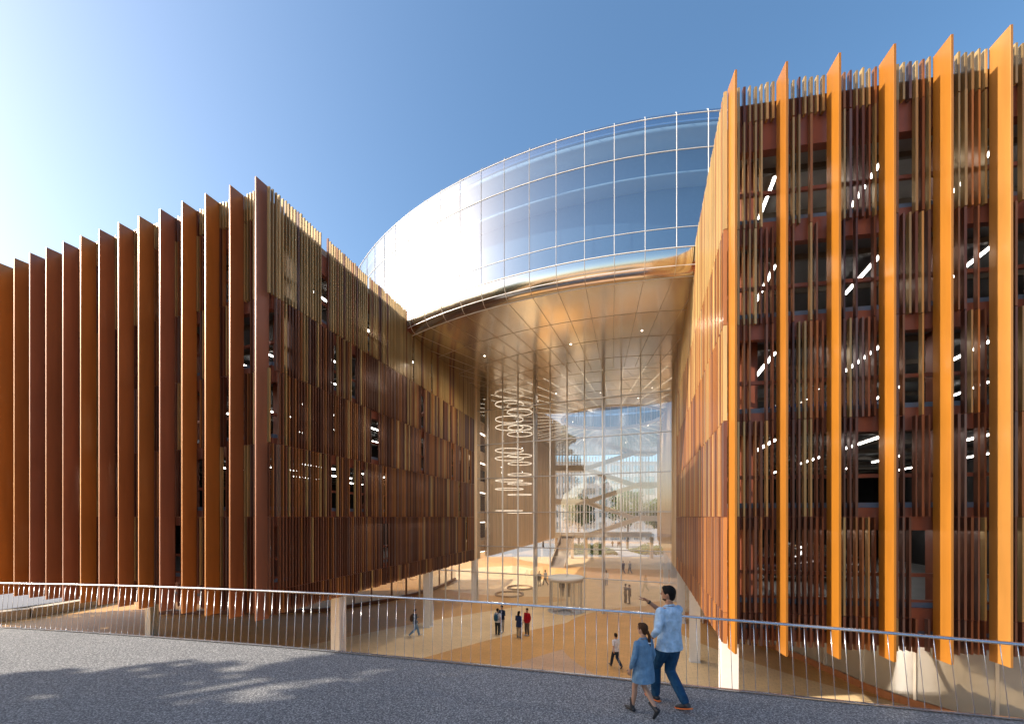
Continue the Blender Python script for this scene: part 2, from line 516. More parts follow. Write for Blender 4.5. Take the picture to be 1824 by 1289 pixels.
def block(name, label, C, D, N_, nb, spacing, I0, ID, IN, fin_cols, loc, plen, depth, skip_in, wallend):
    blk = tag(empty(name, loc), label, "car park building")
    off = -Vector(loc)
    street_front(blk, C, D, N_, nb, spacing, fin_cols, off)
    # passage face: slat rows up to the curtain wall
    def clip(q, z):
        d = math.hypot(q[0] - DC[0], q[1] - DC[1])
        return min(z, SOF - .02) if d < DR + .05 else z
    for row, (z0, z1) in enumerate(ROWS):
        mb = MB()
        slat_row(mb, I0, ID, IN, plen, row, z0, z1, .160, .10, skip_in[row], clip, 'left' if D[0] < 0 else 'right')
        in_parent(mb.build("slat_screen", M_slat, blk), off)
    # plan corners of the floors, held back behind the screens
    a = along(along(C, D, .45), N_, FIN_D + .28)
    inner = along(I0, ID, 0, IN, .30)
    # intersection of the two inset lines
    def isect(p, d, q, e):
        den = d[0]*(-e[1]) + e[0]*d[1]
        t = ((q[0]-p[0])*(-e[1]) + e[0]*(q[1]-p[1])) / den
        return (p[0]+d[0]*t, p[1]+d[1]*t)
    c0 = isect(a, D, inner, ID)
    c1 = along(c0, D, nb*spacing)
    c2 = along(c1, ID, depth)
    c3 = along(c0, ID, depth)
    quad = [c0, c1, c2, c3]
    cen = (sum(p[0] for p in quad)/4, sum(p[1] for p in quad)/4)
    def shrink(k):
        return [(p[0] + (cen[0]-p[0])*k, p[1] + (cen[1]-p[1])*k) for p in quad]
    levels = [BOT + .22] + [z + .30 for z in LEV] + [SOF - .15 + .75]
    for li, z in enumerate([BOT + .30] + [l + .10 for l in LEV]):
        mb = MB(); mb.prism(quad, z - .18, z + .20)
        in_parent(mb.build("floor_slab", M_deckfloor, blk), off)
        if li == 0:
            mb = MB()
            for p, q in ((c0, c1), (c0, c3)):
                mb.bar((*p, z + .24), (*q, z + .24), .10, .14)
            in_parent(mb.build("slab_edge", M_slabedge, blk), off)
            mb = MB()
            for p, q in ((c0, c1), (c0, c3)):
                mb.bar((*p, z - .02), (*q, z - .02), .16, .34)
            in_parent(mb.build("fascia_beam", M_beam, blk), off)
            continue
        mb = MB()
        e = .05
        for p, q in ((c0, c1), (c0, c3)):
            mb.bar((*p, z + .25), (*q, z + .25), .10, .15)
        in_parent(mb.build("slab_edge", M_slabedge, blk), off)
        mb = MB()
        for p, q in ((c0, c1), (c0, c3)):
            mb.bar((*p, z - .16), (*q, z - .16), .22, .66)
        in_parent(mb.build("fascia_beam", M_beam, blk), off)
    for z in [BOT + .30] + [l + .10 for l in LEV]:
        mb = MB()
        for p, q in ((c0, c1), (c0, c3)):
            mb.bar((*p, z + 1.12), (*q, z + 1.12), .09, .11)
        in_parent(mb.build("guard_rail", M_beam, blk), off)
    # roof plate
    mb = MB(); mb.prism(quad, SOF - .1, TOP - .4)
    in_parent(mb.build("roof", M_roof, blk), off)
    mb = MB()
    mb.bar((*c0, SOF - .05), (*c3, SOF - .05), .26, .9)
    mb.bar((*c0, SOF + .2), (*c1, SOF + .2), .28, 1.45)
    in_parent(mb.build("fascia_beam", M_beam, blk), off)
    # ceiling ribs under every floor
    mb = MB()
    for z in [l + .10 - .18 for l in LEV] + [SOF - .1]:
        k = 1.2
        while k < depth - .5:
            mb.bar((*along(c0, ID, k, D, .2), z - .09), (*along(c1, ID, k, D, -.2), z - .09), .12, .17)
            k += 2.2
    in_parent(mb.build("ceiling_ribs", M_rib, blk), off)
    # columns and diagonal braces just behind the front
    for k in range(0, int(nb / 4) + 1):
        p = along(along(c0, D, .6 + k * spacing * 4), ID, 1.0)
        mb = MB(); mb.obox(p, D, .11, .14, BOT + .5, SOF - .11)
        in_parent(mb.build("column", M_beam, blk), off)
    for k in range(0, 4):
        p = along(along(c0, ID, 5.4 * k + .9), D, .8)
        mb = MB(); mb.obox(p, ID, .11, .14, BOT + .5, SOF - .11)
        in_parent(mb.build("column", M_beam, blk), off)
        for li in range(1, 5, 2):
            z0 = LEV[li] + .3; z1 = LEV[li] + 2.7
            mb = MB(); mb.bar((*p, z0), (*along(p, ID, 3.2), z1), .14, .16)
            in_parent(mb.build("brace", M_beam, blk), off)
    # dark core walls
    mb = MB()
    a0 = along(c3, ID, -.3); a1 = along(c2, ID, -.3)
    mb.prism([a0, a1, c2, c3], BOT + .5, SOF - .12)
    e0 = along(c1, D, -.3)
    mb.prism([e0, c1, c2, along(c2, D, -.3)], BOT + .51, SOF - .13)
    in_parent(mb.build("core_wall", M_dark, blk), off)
    return blk, quad, off

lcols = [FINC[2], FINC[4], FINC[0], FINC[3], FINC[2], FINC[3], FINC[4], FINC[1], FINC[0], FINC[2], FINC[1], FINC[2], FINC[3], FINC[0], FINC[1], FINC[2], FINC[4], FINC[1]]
rcols = [(.40, .158, .020), (.39, .150, .020), (.40, .155, .017), (.41, .157, .017), (.41, .162, .020), (.44, .20, .045), (.4, .155, .02)]  # the one paler fin has its reflected sheen put into the colour
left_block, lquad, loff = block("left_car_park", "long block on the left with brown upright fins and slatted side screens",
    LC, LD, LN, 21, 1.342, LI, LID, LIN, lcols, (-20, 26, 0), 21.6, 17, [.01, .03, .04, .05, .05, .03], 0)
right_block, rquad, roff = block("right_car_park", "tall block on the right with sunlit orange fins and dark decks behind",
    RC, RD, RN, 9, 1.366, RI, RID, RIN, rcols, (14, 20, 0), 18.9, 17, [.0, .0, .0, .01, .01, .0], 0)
left_block.name = "car_park_building"; right_block.name = "car_park_building.001"

# white columns holding the blocks up
def hcol(parent, off, x, y, d, w=.5, z1=BOT + .30 - .18):
    mb = MB(); n = (-d[1], d[0])
    mb.obox((x, y), d, w/2 - .05, .03, 0, z1)
    mb.obox((x - d[0]*(w/2-.03), y - d[1]*(w/2-.03)), n, w/2, .03, 0, z1)
    mb.obox((x + d[0]*(w/2-.03), y + d[1]*(w/2-.03)), n, w/2, .03, 0, z1)
    mb.obox((x, y), d, w/2 + .04, w/2 + .04, 0, .03)
    return in_parent(mb.build("support_column", M_white, parent), off)
for x, y in ((-8.67, 20.2), (-5.96, 28.7), (-3.4, 37.0), (-23.7, 26.6)):
    hcol(left_block, loff, x, y, LID)
for x, y in ((7.12, 13.3), (9.9, 21.9), (12.5, 29.9), (15.0, 37.5), (17.8, 46.8)):
    hcol(right_block, roff, x, y, RID)

# ------------------------------------------------------------------ hall walls behind the curtain wall (pale timber)
def cream(_=0):
    k = rnd.uniform(.86, 1.08)
    return (.80*k, .64*k, .44*k)
def hall_wall(name, label, I0, ID, IN, t0, t1, slots):
    w = tag(empty(name, (*along(I0, ID, t0), 0)), label, "wall")
    off = -Vector((*along(I0, ID, t0), 0))
    mb = MB()
    t = t0
    segs = []
    for s0, s1 in slots:
        segs.append((t, s0)); t = s1
    segs.append((t, t1))
    strip = MB()
    for z in LEV:
        for s0, s1 in slots: strip.bar((*along(I0, ID, s0 + .3, IN, .75), z - .54), (*along(I0, ID, s1 + 6, IN, .75), z - .54), .05, .04)
    if slots: in_parent(strip.build('light_strip', M_led, w), off)
    for s0, s1 in segs:
        a = along(I0, ID, s0, IN, .12); b = along(I0, ID, s1, IN, .12)
        c = along(I0, ID, s1, IN, .5); d = along(I0, ID, s0, IN, .5)
        mb.prism([a, b, c, d], BOT, SOF - .03, (.60, .45, .29))
    in_parent(mb.build("wall_panel", M_cream, w), off)
    mb = MB()
    for s0, s1 in segs:
        t = s0 + .1
        while t < min(s1, t0 + 45):
            mb.obox(along(I0, ID, t, IN, .05), IN, .068, .05, BOT, SOF - .04, cream())
            t += .27
    in_parent(mb.build("slat_screen", M_cream, w), off)
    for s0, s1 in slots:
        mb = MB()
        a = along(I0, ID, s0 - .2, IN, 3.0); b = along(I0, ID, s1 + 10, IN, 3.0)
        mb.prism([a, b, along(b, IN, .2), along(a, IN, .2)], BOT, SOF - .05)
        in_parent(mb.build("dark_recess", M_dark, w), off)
        mb = MB()
        for z in LEV:
            mb.prism([along(I0, ID, s0, IN, .55), along(I0, ID, s1 + 9, IN, .55), along(I0, ID, s1 + 9, IN, 2.98), along(I0, ID, s0, IN, 3)], z - .5, z + .55, (.6, .45, .3))
        in_parent(mb.build("balcony_band", M_cream, w), off)
    return w
hall_wall("hall_wall", "pale timber slatted wall with a dark balcony recess, left side of the glazed hall", LI, LID, LIN, 21.75, 62, [(23.0, 25.6)])
hall_wall("hall_wall", "plain pale timber slatted wall on the right side of the glazed hall", RI, RID, RIN, 19.05, 62, [])

# ------------------------------------------------------------------ curtain wall
cw = tag(empty("curtain_wall", (*W0, 0)), "tall clear glass curtain wall with thin white mullions closing the passage under the drum", "glass wall")
coff = -Vector((*W0, 0))
WN = (-WD[1], WD[0])
if WN[1] < 0: WN = (-WN[0], -WN[1])
def on_wall(s, o=0): return (W0[0] + WD[0]*s + WN[0]*o, W0[1] + WD[1]*s + WN[1]*o)
mb = MB()
def wq(s0, s1, z0, z1):
    a, b = on_wall(s0, 0), on_wall(s1, 0)
    mb.face([(*a, z0), (*b, z0), (*b, z1), (*a, z1)])
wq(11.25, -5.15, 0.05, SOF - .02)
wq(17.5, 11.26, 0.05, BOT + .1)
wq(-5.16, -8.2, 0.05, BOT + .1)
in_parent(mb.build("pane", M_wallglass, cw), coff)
for k in range(-5, 13):
    s = 1.457 * k
    low = k > 7 or k < -3
    z1 = BOT + .1 if low else SOF - .02
    thick = (k % 4 == 0)
    mb = MB()
    mb.obox(on_wall(s, .0), WN, .075, .038, 0, z1)
    in_parent(mb.build("mullion", M_white_line, cw), coff)
    if thick and not low:
        mb = MB(); mb.obox(on_wall(s, .42), WN, .28, .10, 0, SOF - .03)
        in_parent(mb.build("post", M_alu, cw), coff)
for z in (-5.0, -2.63, .39, 3.44, 6.47, 9.55):
    mb = MB()
    s1, s0 = (17.5, -8.2) if z == -5.0 else (11.2, -5.1)
    a, b = on_wall(s0), on_wall(s1)
    mb.bar((*a, EYE + z), (*b, EYE + z), .19, .065)
    in_parent(mb.build("transom", M_alu, cw), coff)

# revolving door
RDc = (4.47, 33.55)
rdo = tag(empty("revolving_door", (*RDc, 0)), "round glass revolving door with a white disc canopy in the glass wall", "revolving door")
mb = MB()
def cyl(mb, c, r, z0, z1, n=48, col=(1, 1, 1), caps=True, r1=None):
    r1 = r if r1 is None else r1
    base = len(mb.v)
    for z, rr in ((z0, r), (z1, r1)):
        for k in range(n):
            a = 2*math.pi*k/n; mb.v.append((c[0]+rr*math.cos(a), c[1]+rr*math.sin(a), z))
    for k in range(n):
        k2 = (k+1) % n
        mb.f.append((base+k, base+k2, base+n+k2, base+n+k)); mb.c.append(col); mb.sm.append(True)
    if caps:
        mb.f.append(tuple(base+n+k for k in range(n))); mb.c.append(col); mb.sm.append(False)
        mb.f.append(tuple(base+k for k in range(n-1, -1, -1))); mb.c.append(col); mb.sm.append(False)
cyl(mb, (0, 0), 1.45, 2.58, 2.86); cyl(mb, (0, 0), 1.3, 2.5, 2.58)
mb.build("canopy", M_white, rdo)
mb = MB(); cyl(mb, (0, 0), 1.36, .04, 2.5, caps=False); mb.build("curved_glass", M_doorglass, rdo)
mb = MB(); cyl(mb, (0, 0), 1.5, 0.002, .04); mb.build("floor_ring", M_alu, rdo)
for k in range(4):
    a = R(25 + 90*k)
    mb = MB(); mb.face([(0, 0, .08), (1.3*math.cos(a), 1.3*math.sin(a), .08), (1.3*math.cos(a), 1.3*math.sin(a), 2.45), (0, 0, 2.45)])
    w = mb.build("door_leaf", M_doorglass, rdo)
    mb = MB()
    mb.bar((1.3*math.cos(a), 1.3*math.sin(a), .05), (1.3*math.cos(a), 1.3*math.sin(a), 2.5), .05, .05)
    mb.bar((.03*math.cos(a), .03*math.sin(a), .1), (1.28*math.cos(a), 1.28*math.sin(a), .1), .04, .1)
    mb.build("door_frame", M_alu, w)
for k in range(8):
    a = R(10 + 45*k); mb = MB(); mb.obox((1.37*math.cos(a), 1.37*math.sin(a)), (math.cos(a), math.sin(a)), .03, .03, .04, 2.5)
    mb.build("post", M_alu, rdo)

# ------------------------------------------------------------------ the drum
drum = tag(empty("glass_drum_building", (*DC, 0)), "huge round mirror-glazed drum bridging the two blocks, bronze mirrored underside", "glass building")
def rev(mb, prof, a0, a1, n, flip=False, smooth=True):
    base = len(mb.v)
    for r, z in prof:
        for k in range(n+1):
            a = a0 + (a1-a0)*k/n; mb.v.append((r*math.cos(a), r*math.sin(a), z))
    m = len(prof)
    for i in range(m-1):
        for k in range(n):
            q = (base+i*(n+1)+k, base+i*(n+1)+k+1, base+(i+1)*(n+1)+k+1, base+(i+1)*(n+1)+k)
            mb.f.append(q[::-1] if flip else q); mb.c.append((1, 1, 1)); mb.sm.append(smooth)
Zb, Zt = EYE + 12.85, EYE + 19.5
TAU = 2*math.pi
mb = MB()
prof = [(DR, Zb), (DR, Zt - .35)] + [(DR - .35 + .35*math.cos(R(a)), Zt - .35 + .35*math.sin(R(a))) for a in (20, 40, 60, 80)] + [(DR - .7, Zt)]
rev(mb, prof, 0, TAU, 384); mb.build("glass_facade", M_drumglass, drum, weld=.0005)
mb = MB()
rb = .55; HZ = Zb - SOF
prof = [(5.9, SOF), (14, SOF), (22, SOF), (DR - rb, SOF)] + [(DR - rb + rb*math.sin(R(a)), SOF + HZ - HZ*math.cos(R(a))) for a in range(9, 91, 9)]
rev(mb, prof, 0, TAU, 384); mb.build("mirror_soffit", M_soffit, drum, weld=.0005)
mb = MB(); rev(mb, [(5.9, SOF), (5.9, Zt)], 0, TAU, 96, True); mb.build("oculus_glass", M_drumglass, drum)
mb = MB(); rev(mb, [(5.75, SOF-.05), (6.15, SOF-.05), (6.15, SOF-.003)], 0, TAU, 96); rev(mb, [(5.75, SOF+.3), (5.75, SOF-.05)], 0, TAU, 96); mb.build("oculus_rim", M_white, drum)
mb = MB(); rev(mb, [(DR-1.4, Zb + .1), (DR-1.4, Zt - .5)], 0, TAU, 192, True); mb.build("inner_lining", simple("blue_grey_lining", (.20, .28, .36), .7, var=.05), drum)
mb = MB()
for r0, r1, z0, z1 in ((DR-1.38, DR-.35, Zt-.75, Zt-.5), (DR-1.38, DR-.5, Zb+3.9, Zb+4.02)):
    rev(mb, [(r0, z0), (r1, z0), (r1, z1), (r0, z1)], 0, TAU, 192)
mb.build("floor_ring", simple("pale_lining", (.7, .74, .76), .6, var=.03), drum)
mb = MB(); rev(mb, [(5.9, Zt-.04), (DR - .7, Zt-.04)], 0, TAU, 192); mb.build("roof", M_roof, drum)
ND = 128
a_mid = math.atan2(-DC[1], -DC[0])
da = TAU/ND
A0 = math.atan2(25.66 - DC[1], -6.5 - DC[0])         # a measured mullion
for k in range(-8, 34):
    a = A0 + k*da
    mb = MB()
    ca, sa = math.cos(a), math.sin(a)
    pr = [(DR + .012, Zb), (DR + .012, Zt - .35)] + [(DR - .35 + .362*math.cos(R(q)), Zt - .35 + .362*math.sin(R(q))) for q in (30, 60, 88)]
    P_ = [Vector((r*ca, r*sa, z)) for r, z in pr]
    for p, q in zip(P_, P_[1:]): mb.bar(p, q, .022, .03)
    mb.build("mullion", M_white_line, drum)
mb = MB()
for r, z, w in ((DR+.012, Zb, .035), (DR+.012, Zb + .95, .022), (DR+.012, EYE + 17.5, .022), (DR+.012, EYE+19.17, .022), (DR - .34, Zt+.0, .03),
                (DR - .16, SOF + .33, .03), (DR - rb, SOF - .012, .03)):
    for k in range(384):
        a, b = TAU*k/384, TAU*(k+1)/384
        mb.bar((r*math.cos(a), r*math.sin(a), z), (r*math.cos(b), r*math.sin(b), z), w, w)
mb.build("ring_transoms", M_white_line, drum)
# joints of the soffit panels: radial and ring strips
M_joint = simple("pale_joint", (.62, .52, .40), .4, .3, .03)
mb = MB(); lit = MB()
for k in range(0, ND):
    a = A0 + k*da
    ca, sa = math.cos(a), math.sin(a)
    r0 = 6.2 if k % 4 == 0 else (11 if k % 2 == 0 else 16)
    mb.bar((17.2*ca, 17.2*sa, SOF - .008), ((DR-rb)*ca, (DR-rb)*sa, SOF - .008), .022, .016)
    if k % 2 == 0: lit.bar((r0*ca, r0*sa, SOF - .012), (17*ca, 17*sa, SOF - .012), .011, .010)
    pb = [Vector(((DR - rb + (rb+.008)*math.sin(R(q)))*ca, (DR - rb + (rb+.008)*math.sin(R(q)))*sa, SOF - .008 + HZ - HZ*math.cos(R(q)))) for q in range(0, 91, 15)]
    for p, q in zip(pb, pb[1:]): mb.bar(p, q, .026, .02)
for r in (25.6, 22.4, 19.2, 16.6, 14.0, 11.4, 8.8):
    for k in range(192):
        a, b = TAU*k/192, TAU*(k+1)/192
        mb.bar((r*math.cos(a), r*math.sin(a), SOF - .008), (r*math.cos(b), r*math.sin(b), SOF - .008), .022, .015)
mb.build("panel_joints", M_joint, drum)
lit.build("glowing_joints", M_jointglow, drum)  # inner panel joints with an added glow to brighten the hall
mb = MB()
for k in range(32):
    a = TAU*k/32; mb.bar((5.87*math.cos(a), 5.87*math.sin(a), SOF), (5.87*math.cos(a), 5.87*math.sin(a), Zt), .05, .05)
mb.build("oculus_mullions", M_white_line, drum)

# ------------------------------------------------------------------ hanging ring lamps
def rings(c, R_, zs, label):
    t = tag(empty("ring_chandelier", (*c, 0)), label, "chandelier", "hanging ring chandeliers in the glazed hall")
    for z in zs:
        mb = MB()
        rr = R_ * rnd.uniform(.96, 1.04)
        rev(mb, [(rr-.025, z-.02), (rr+.025, z-.02), (rr+.025, z+.045), (rr-.025, z+.045), (rr-.025, z-.02)], 0, TAU, 48)
        mb.build("ring", M_ringled, t)
    mb = MB()
    for k in range(6):
        a = TAU*k/6; mb.tube([(R_*math.cos(a), R_*math.sin(a), zs[-1]), (R_*math.cos(a), R_*math.sin(a), SOF)], .010, 5)
    mb.build("wires", M_alu, t)
rings((-.27, 40.4), 1.38, [EYE+z for z in (11.2, 9.7, 8.9, 6.6, 5.8, 3.6, 2.75, .6)], "left stack of glowing rings hung on wires behind the glass wall")
rings((.84, 44.2), 1.33, [EYE+z for z in (11.4, 9.7, 9.0, 6.65, 5.8, 4.6, 3.6, 2.4, .4)], "right stack of glowing rings hung on wires behind the glass wall")
for (x, y, r, lab) in ((-.27, 40.4, 1.38, "nearer round ring seat on the hall floor under the ring lamps"), (.84, 44.2, 1.33, "farther round ring seat on the hall floor under the ring lamps")):
    o = empty("ring_bench", (x, y, 0))
    mb = MB(); rev(mb, [(r-.09, .02), (r-.09, .16), (r+.09, .16), (r+.09, .02)], 0, TAU, 48); b = mb.build("seat", simple("dark_timber", (.25, .14, .06), .5), o)
    tag(o, lab, "bench", "ring benches")

# fill lamps added under the drum to brighten hall and passage
for i, (x, y, e, w) in enumerate(((12.5, 40, 420, 'over the right of the hall floor'), (4.2, 38.5, 460, 'just behind the glass wall'), (7.5, 50, 420, 'over the middle of the hall floor'),
                               (17.5, 52, 420, 'beyond the oculus on the right'), (11, 62, 420, 'far over the stair end of the hall'), (18, 64, 420, 'at the far right of the hall'),
                               (4.0, 27.5, 560, 'over the middle of the open passage'), (-2.0, 29.5, 800, 'over the left side of the open passage'), (8.2, 25.5, 300, 'over the right side of the open passage'))):
    o = tag(empty("added_fill_lamp", (x, y, SOF)), "small round fill lamp added under the bronze underside, " + w, "added_fill_lamp", "fill lamps added under the drum")
    mb = MB(); cyl(mb, (0, 0), .05, -.03, -.02, 20); mb.build("lens", M_fill, o)
    mb = MB(); cyl(mb, (0, 0), .08, -.019, -.001, 20); mb.build("trim_ring", M_white_line, o)
    pl = bpy.data.lights.new("added_fill_spot", 'SPOT'); pl.energy = e * 1.75; pl.color = (1, .86, .70); pl.shadow_soft_size = 0; pl.spot_size = R(150); pl.spot_blend = 1
    po = link(bpy.data.objects.new("added_fill_spot", pl)); po.parent = o; po.location = (0, 0, -.04)

# ------------------------------------------------------------------ far stair gallery
st = tag(empty("stair_gallery", (17, 75, 0)), "pale zigzag stair gallery with white rods at the far end of the hall", "stair")
soff_ = -Vector((17, 75, 0))
GX0, GX1, GY = 7.9, 26.8, 75.0
Mg = M_cream
PC = (.82, .75, .66)
def gbar(name, a, b, w, h, col=PC):
    mb = MB(); mb.bar(a, b, w, h, col); return in_parent(mb.build(name, Mg, st), soff_)
base = EYE - 3.4
FH = 6.2
for k in range(3):
    z = base + FH*k
    gbar("landing", (GX0, GY + 1, z), (GX0 + 6.2, GY + 1, z), 3.0, 1.0)
    gbar("landing", (GX0 + 15.5, GY + 1, z + FH/2), (GX1, GY + 1, z + FH/2), 3.0, 1.0)
    gbar("stair_flight", (GX0 + 6.2, GY, z), (GX0 + 15.5, GY, z + FH/2), 1.2, .8)
    gbar("stair_flight", (GX0 + 6.2, GY + 2, z + FH), (GX0 + 15.5, GY + 2, z + FH/2), 1.2, .8)
gbar("landing", (GX0 + 6.2, GY + 3, base), (GX1, GY + 3, base), 1.2, 1.0)
mb = MB()
x = GX0
while x < GX1:
    mb.bar((x, GY + 3.7, BOT - .5), (x, GY + 3.7, SOF), .15, .12, (.88, .87, .84))
    x += .6
for k in range(3):                                  # shorter rods hung between the galleries on the near side
    x = GX0 + .3
    while x < GX1:
        if x < GX0 + 6.2 or x > GX0 + 15.5:
            zz = base + FH*k + (0 if x < GX0 + 6.2 else FH/2)
            mb.bar((x, GY - .55, zz + .5), (x, GY - .55, zz + 5.6), .09, .09, (.88, .87, .84))
        x += .55
in_parent(mb.build("white_rods", Mg, st), soff_)
mb = MB()
for k in range(3):
    z = base + FH*k
    for dx in range(0, 24):
        x = GX0 + .2 + dx*.27
        mb.bar((x, GY - .4, z + .4), (x, GY - .4, z + 1.5), .03, .03)
        x = GX0 + 15.6 + dx*.15
    mb.bar((GX0, GY-.4, z+1.5), (GX0+6.2, GY-.4, z+1.5), .05, .05)
    mb.bar((GX0+6.2, GY-.5, z+1.5), (GX0+15.5, GY-.5, z+FH/2+1.5), .05, .05)
    mb.bar((GX0+15.5, GY-.5, z+FH/2+1.5), (GX1, GY-.5, z+FH/2+1.5), .05, .05)
in_parent(mb.build("handrails", M_white, st), soff_)
for x in (GX0 + .4, GX0 + 3.4, GX0 + 6.0, GX1 - .6):
    mb = MB(); mb.box(x - .25, x + .25, GY + .6, GY + 1.1, 0, base - .4, (.5, .38, .26)); in_parent(mb.build("column", Mg, st), soff_)

# straight stair in the hall
sf = tag(empty("hall_staircase", (8, 64, 0)), "broad straight staircase rising into the far left end of the hall", "staircase")
o_ = -Vector((8, 64, 0))
mb = MB()
n_ = 26
sx, sy = 6.9, 62.0; ex_, ey_ = 9.9, 71.0
dd = unit(ex_-sx, ey_-sy); L_ = math.hypot(ex_-sx, ey_-sy)
for i in range(n_):
    t = L_*(i+.5)/n_
    mb.obox(along((sx, sy), dd, t), dd, L_/n_/2, 1.1, max(0, (EYE-3.4)*(i)/n_ - .25), (EYE-3.4)*(i+1)/n_, (.30, .25, .21))
in_parent(mb.build("steps", M_tone, sf), o_)
for s in (-1.15, 1.15):
    mb = MB(); nn = (-dd[1], dd[0])
    a = along((sx, sy), dd, 0, nn, s); b = along((sx, sy), dd, L_, nn, s)
    mb.bar((*a, .2), (*b, EYE-3.2), .08, .5, (.66, .52, .38)); in_parent(mb.build("stringer", M_tone, sf), o_)
    mb = MB(); mb.bar((*a, 1.1), (*b, EYE-2.3), .05, .05); 
    for i in range(0, 14):
        p = along(a, dd, L_*i/13); z = (EYE-3.4)*i/13
        mb.bar((*p, z+.1), (*p, z + 1.1), .025, .025)
    in_parent(mb.build("handrail", M_white, sf), o_)

# ------------------------------------------------------------------ storefronts
def storefront(name, label, pts, z1, frame, glassm, kerb, step):
    o = tag(empty(name, (*pts[0], 0)), label, "shopfront")
    off = -Vector((*pts[0], 0))
    # dense polyline
    dense = []
    for i in range(len(pts)-1):
        p0 = pts[max(i-1, 0)]; p1 = pts[i]; p2 = pts[i+1]; p3 = pts[min(i+2, len(pts)-1)]
        for k in range(6):
            u = k/6
            dense.append(tuple(.5*((2*p1[j]) + (-p0[j]+p2[j])*u + (2*p0[j]-5*p1[j]+4*p2[j]-p3[j])*u*u + (-p0[j]+3*p1[j]-3*p2[j]+p3[j])*u**3) for j in (0, 1)))
    dense.append(pts[-1])
    mb = MB()
    for a, b in zip(dense, dense[1:]): mb.face([(*a, .3), (*b, .3), (*b, z1), (*a, z1)], smooth=True)
    in_parent(mb.build("pane", glassm, o, weld=.001), off)
    mb = MB()
    for a, b in zip(dense, dense[1:]): mb.bar((*a, .15), (*b, .15), .2, .3)
    in_parent(mb.build("kerb", kerb, o), off)
    mb = MB()
    for a, b in zip(dense, dense[1:]): mb.bar((*a, z1 - .1), (*b, z1 - .1), .14, .25)
    in_parent(mb.build("head_rail", frame, o), off)
    acc = 0
    for a, b in zip(dense, dense[1:]):
        acc += math.hypot(b[0]-a[0], b[1]-a[1])
        if acc > step:
            acc = 0
            mb = MB(); mb.obox(b, unit(b[0]-a[0], b[1]-a[1]), .045, .08, .3, z1); in_parent(mb.build("mullion", frame, o), off)
    return o
M_brownframe = simple("brown_frame", (.16, .06, .03), .45, .2)
M_redkerb = simple("terracotta_kerb", (.34, .13, .05), .6)
storefront("shopfront", "curved brown-framed shopfront in the shade under the left block",
           [(-29, 32.4), (-22, 32.5), (-17.5, 32.9), (-15.0, 33.7), (-13.1, 35.6), (-11.5, 37.2), (-9.6, 40.2), (-8.0, 44.5), (-7, 50)], BOT + .1, M_brownframe, M_shopglass, M_brownframe, 1.6)
storefront("shopfront", "curved pale glass shopfront with terracotta kerb, sunlit under the right block",
           [(13.8, 32), (14.9, 26.5), (15.7, 22.8), (15.95, 20.1), (16.1, 17.8), (16.7, 16.4), (17.6, 15.2), (20.0, 13.2), (24, 11.5)], BOT + .1, M_alu, M_paleglass, M_redkerb, 1.9)
# something pale and solid behind the right shopfront
mb = MB(); mb.prism([(19.5, 31), (20.5, 22), (21.5, 18.5), (30, 15), (30, 31)], 0, BOT + .1, (.5, .47, .43))
tag(mb.build("shop_core", M_tone), "plain grey core wall behind the pale curved shopfront", "wall")

# far left: pale kerb wall curving off beyond the left block
kw = MB()
kp = [(-60, 20), (-48, 25), (-39.5, 29.2), (-37.6, 31.5), (-36.8, 35), (-36.8, 40), (-37.8, 46)]
for a, b in zip(kp, kp[1:]): kw.bar((*a, .35), (*b, .35), .9, .7)
tag(kw.build("kerb_wall", simple("cream_stone", (.62, .50, .36), .7)), "low curved cream kerb wall at the far left beyond the shaded plaza", "kerb wall")  # stone in one even cream colour
rw = MB(); rw.face([(-59, 21.5, .72), (-39.2, 30.2, .72), (-37.3, 35, .72), (-37.3, 40, .72), (-38.3, 48, .72), (-100, 120, .72), (-140, 40, .72)])
tag(rw.build("side_road", simple("road_grey", (.20, .20, .22), .8)), "grey side road beyond the cream kerb", kind="structure")
fb = tag(empty("roadside_building", (-62, 60, 0)), "dark blue-grey glazed building glimpsed past the left block", "building")
mb = MB(); mb.box(-22, 20, 0, 10, 0, 9, (.10, .12, .16)); mb.build("wall", M_tone, fb)
for k in range(12):
    mb = MB(); mb.box(-21 + 3.4*k, -21 + 3.4*k + 2.4, -.06, .06, 1, 4); mb.build("window", M_farglass, fb)

# ------------------------------------------------------------------ buildings beyond the hall
def far_building(loc, w, d, h, label, nx, nz, col):
    o = tag(empty("office_building", loc), label, "building")
    mb = MB(); mb.box(-w/2, w/2, 0, d, 0, h, col); mb.build("wall", M_tone, o)
    mb = MB(); mb.box(-w/2-.2, w/2+.2, -.2, d+.2, h, h+.5, (.6, .6, .58)); mb.build("parapet", M_tone, o)
    for j in range(nz):
        mb = MB()
        z = h*(j+.25)/nz
        for i in range(nx):
            x = -w/2 + w*(i+.15)/nx
            mb.box(x, x + w/nx*.7, -.05, .05, z, z + h/nz*.55)
        mb.build("window_row", M_farglass, o)
    return o
far_building((22, 122, 0), 64, 14, 24, "pale office building far behind the courtyard trees", 18, 7, (.85, .85, .83))
far_building((-30, -70, 0), 46, 14, 9, "low pale building across the street behind the viewer", 12, 3, (.55, .5, .44))

